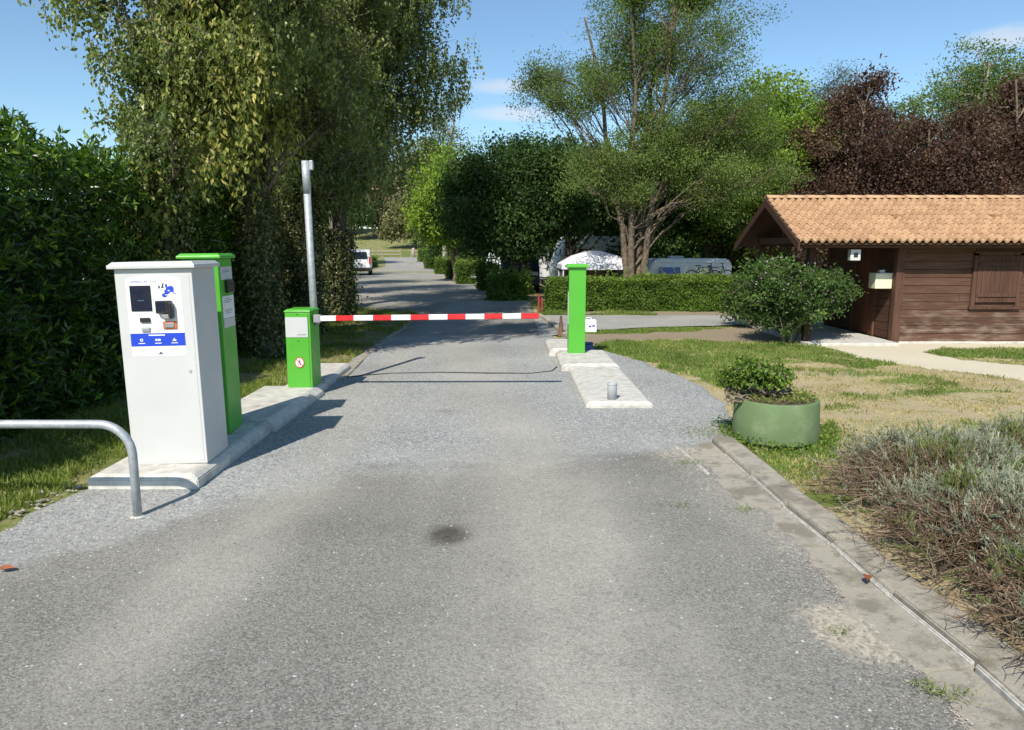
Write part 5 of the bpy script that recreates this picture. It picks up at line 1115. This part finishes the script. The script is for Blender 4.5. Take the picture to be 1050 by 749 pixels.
gz = thing('gazebo', (2.90, 25.8, tzf(2.9, 25.8)), 'pale lavender white gazebo with brown side walls behind the hedge', 'gazebo')
mb = MB(); nb = bmesh.new(); s = 1.22; E0 = 2.10
lev = [(s, E0-.16), (s, E0), (s*.62, E0+.28), (s*.28, E0+.42), (.12, E0+.46)]
rings = []
for r_, z in lev:
    pts = []
    for (ax, ay) in ((-1,-1),(0,-1),(1,-1),(1,0),(1,1),(0,1),(-1,1),(-1,0)):
        k = .95 if (ax == 0 or ay == 0) else 1.0; pts.append(nb.verts.new((ax*r_*k, ay*r_*k, z-(.03 if (ax == 0 or ay == 0) and z < E0+.1 else 0))))
    rings.append(pts)
for a, b in zip(rings, rings[1:]):
    for i in range(8): nb.faces.new((a[i], a[(i+1) % 8], b[(i+1) % 8], b[i]))
nb.faces.new(rings[-1]); mb.merge(nb); rf = mb.build('roof_canvas', M['canvas'], gz); md = rf.modifiers.new('t', 'SOLIDIFY'); md.thickness = .01
for ax, ay in ((-1,-1),(1,-1),(1,1),(-1,1)):
    mb = MB(); mb.tube([(ax*1.16, ay*1.16, 0), (ax*1.16, ay*1.16, E0)], .025, 8); mb.build('leg', M['galv'], gz)
V, Fc = [], []; n = 60
for i in range(n):
    x = -1.12+2.24*i/(n-1); yo = 1.10+.03*math.sin(i*1.9); V += [(x, yo, .05), (x, yo, E0-.05)]
    if i: Fc.append(((i-1)*2, i*2, i*2+1, (i-1)*2+1))
o = npmesh('back_wall', V, Fc, M['tent_wall'], gz); o.modifiers.new('t', 'SOLIDIFY').thickness = .01
V = [(-1.10-.03*math.sin(v[0]*9), v[0], v[2]) for v in V]; o = npmesh('side_wall', V, Fc, M['tent_wall'], gz); o.modifiers.new('t', 'SOLIDIFY').thickness = .01
mb = MB(); mb.box(.55, .95, 1.02, 1.04, 1.45, 1.85, bev=.01); mb.build('wall_window', M['screen'], gz)
tb_ = thing('camping_table', (3.2, 25.6, tzf(3.2, 25.6)), 'low camping table under the gazebo', 'table')
mb = MB(); mb.box(-.6, .6, -.3, .3, .98, 1.02, bev=.01); mb.build('table_top', M['rail_wood'], tb_)
for ax in (-1, 1):
    for ay in (-1, 1):
        mb = MB(); mb.tube([(ax*.52, ay*.25, 0), (ax*.48, ay*.22, .98)], .018, 8); mb.build('leg', M['galv'], tb_)

def bicycle(loc, rz, label):
    t = thing('bicycle', loc, label, 'bicycle', rz=rz, group='bicycles by the caravan'); fr_ = M['black_plastic']
    for x in (-.52, .52):
        mb = MB(); mb.tube([(x+.33*math.cos(a*math.pi/16), 0, .35+.33*math.sin(a*math.pi/16)) for a in range(33)], .022, 8, False); wl = mb.build('wheel', M['tyre'], t)
        mb = MB()
        for k in range(9): a = k*math.pi/9; mb.tube([(x-.32*math.cos(a), 0, .35-.32*math.sin(a)), (x+.32*math.cos(a), 0, .35+.32*math.sin(a))], .003, 4, False)
        mb.build('spokes', M['galv'], wl)
    mb = MB()
    for a, b in (((-.52, .35), (-.12, .34)), ((-.12, .34), (-.22, .82)), ((-.22, .80), (.36, .84)), ((-.12, .34), (.38, .78)), ((-.52, .35), (-.20, .78)), ((.34, .92), (.52, .35))):
        mb.tube([(a[0], 0, a[1]), (b[0], 0, b[1])], .018, 8)
    mb.build('frame', fr_, t)
    mb = MB(); mb.box(-.36, -.12, -.07, .07, .87, .92, bev=.02); mb.tube([(-.22, 0, .8), (-.24, 0, .9)], .014, 8); mb.build('saddle', fr_, t)
    mb = MB(); mb.tube([(.28, -.28, 1.0), (.36, -.06, .98), (.36, .06, .98), (.28, .28, 1.0)], .014, 8); mb.tube([(.36, 0, .98), (.34, 0, .9)], .016, 8); mb.build('handlebar', fr_, t)
    mb = MB(); mb.lathe([(.09, -.01), (.09, .01)], (-.12, -.03, .34), 18, 'Y'); mb.tube([(-.12, -.05, .34), (-.05, -.08, .20)], .01, 6); mb.build('crank', M['galv'], t)
    t.scale = (.76, .76, .76); return t
bk = bicycle((6.60, 25.12, .50), R(2), 'black bicycle leaning by the caravan, left of the two')
c = copy_tree(bk); c.location = (6.98, 24.98, .50); c.rotation_euler = (0, R(-2), R(-6)); c['label'] = 'black bicycle leaning by the caravan, right of the two'
rk = thing('bicycle_rack', (6.79, 25.05, .47), 'steel carrier on the caravan side holding the two bicycles', 'bicycle rack')
for yy in (-.09, .09):
    mb = MB(); mb.box(-.95, .95, yy-.03, yy+.03, 0, .03, bev=.006); mb.build('wheel_channel', M['galv'], rk)
for ax in (-.7, .7):
    mb = MB(); mb.tube([(ax, -.12, -.012), (ax, .42, -.012), (ax, .42, .3)], .014, 8); mb.build('bracket', M['galv'], rk)
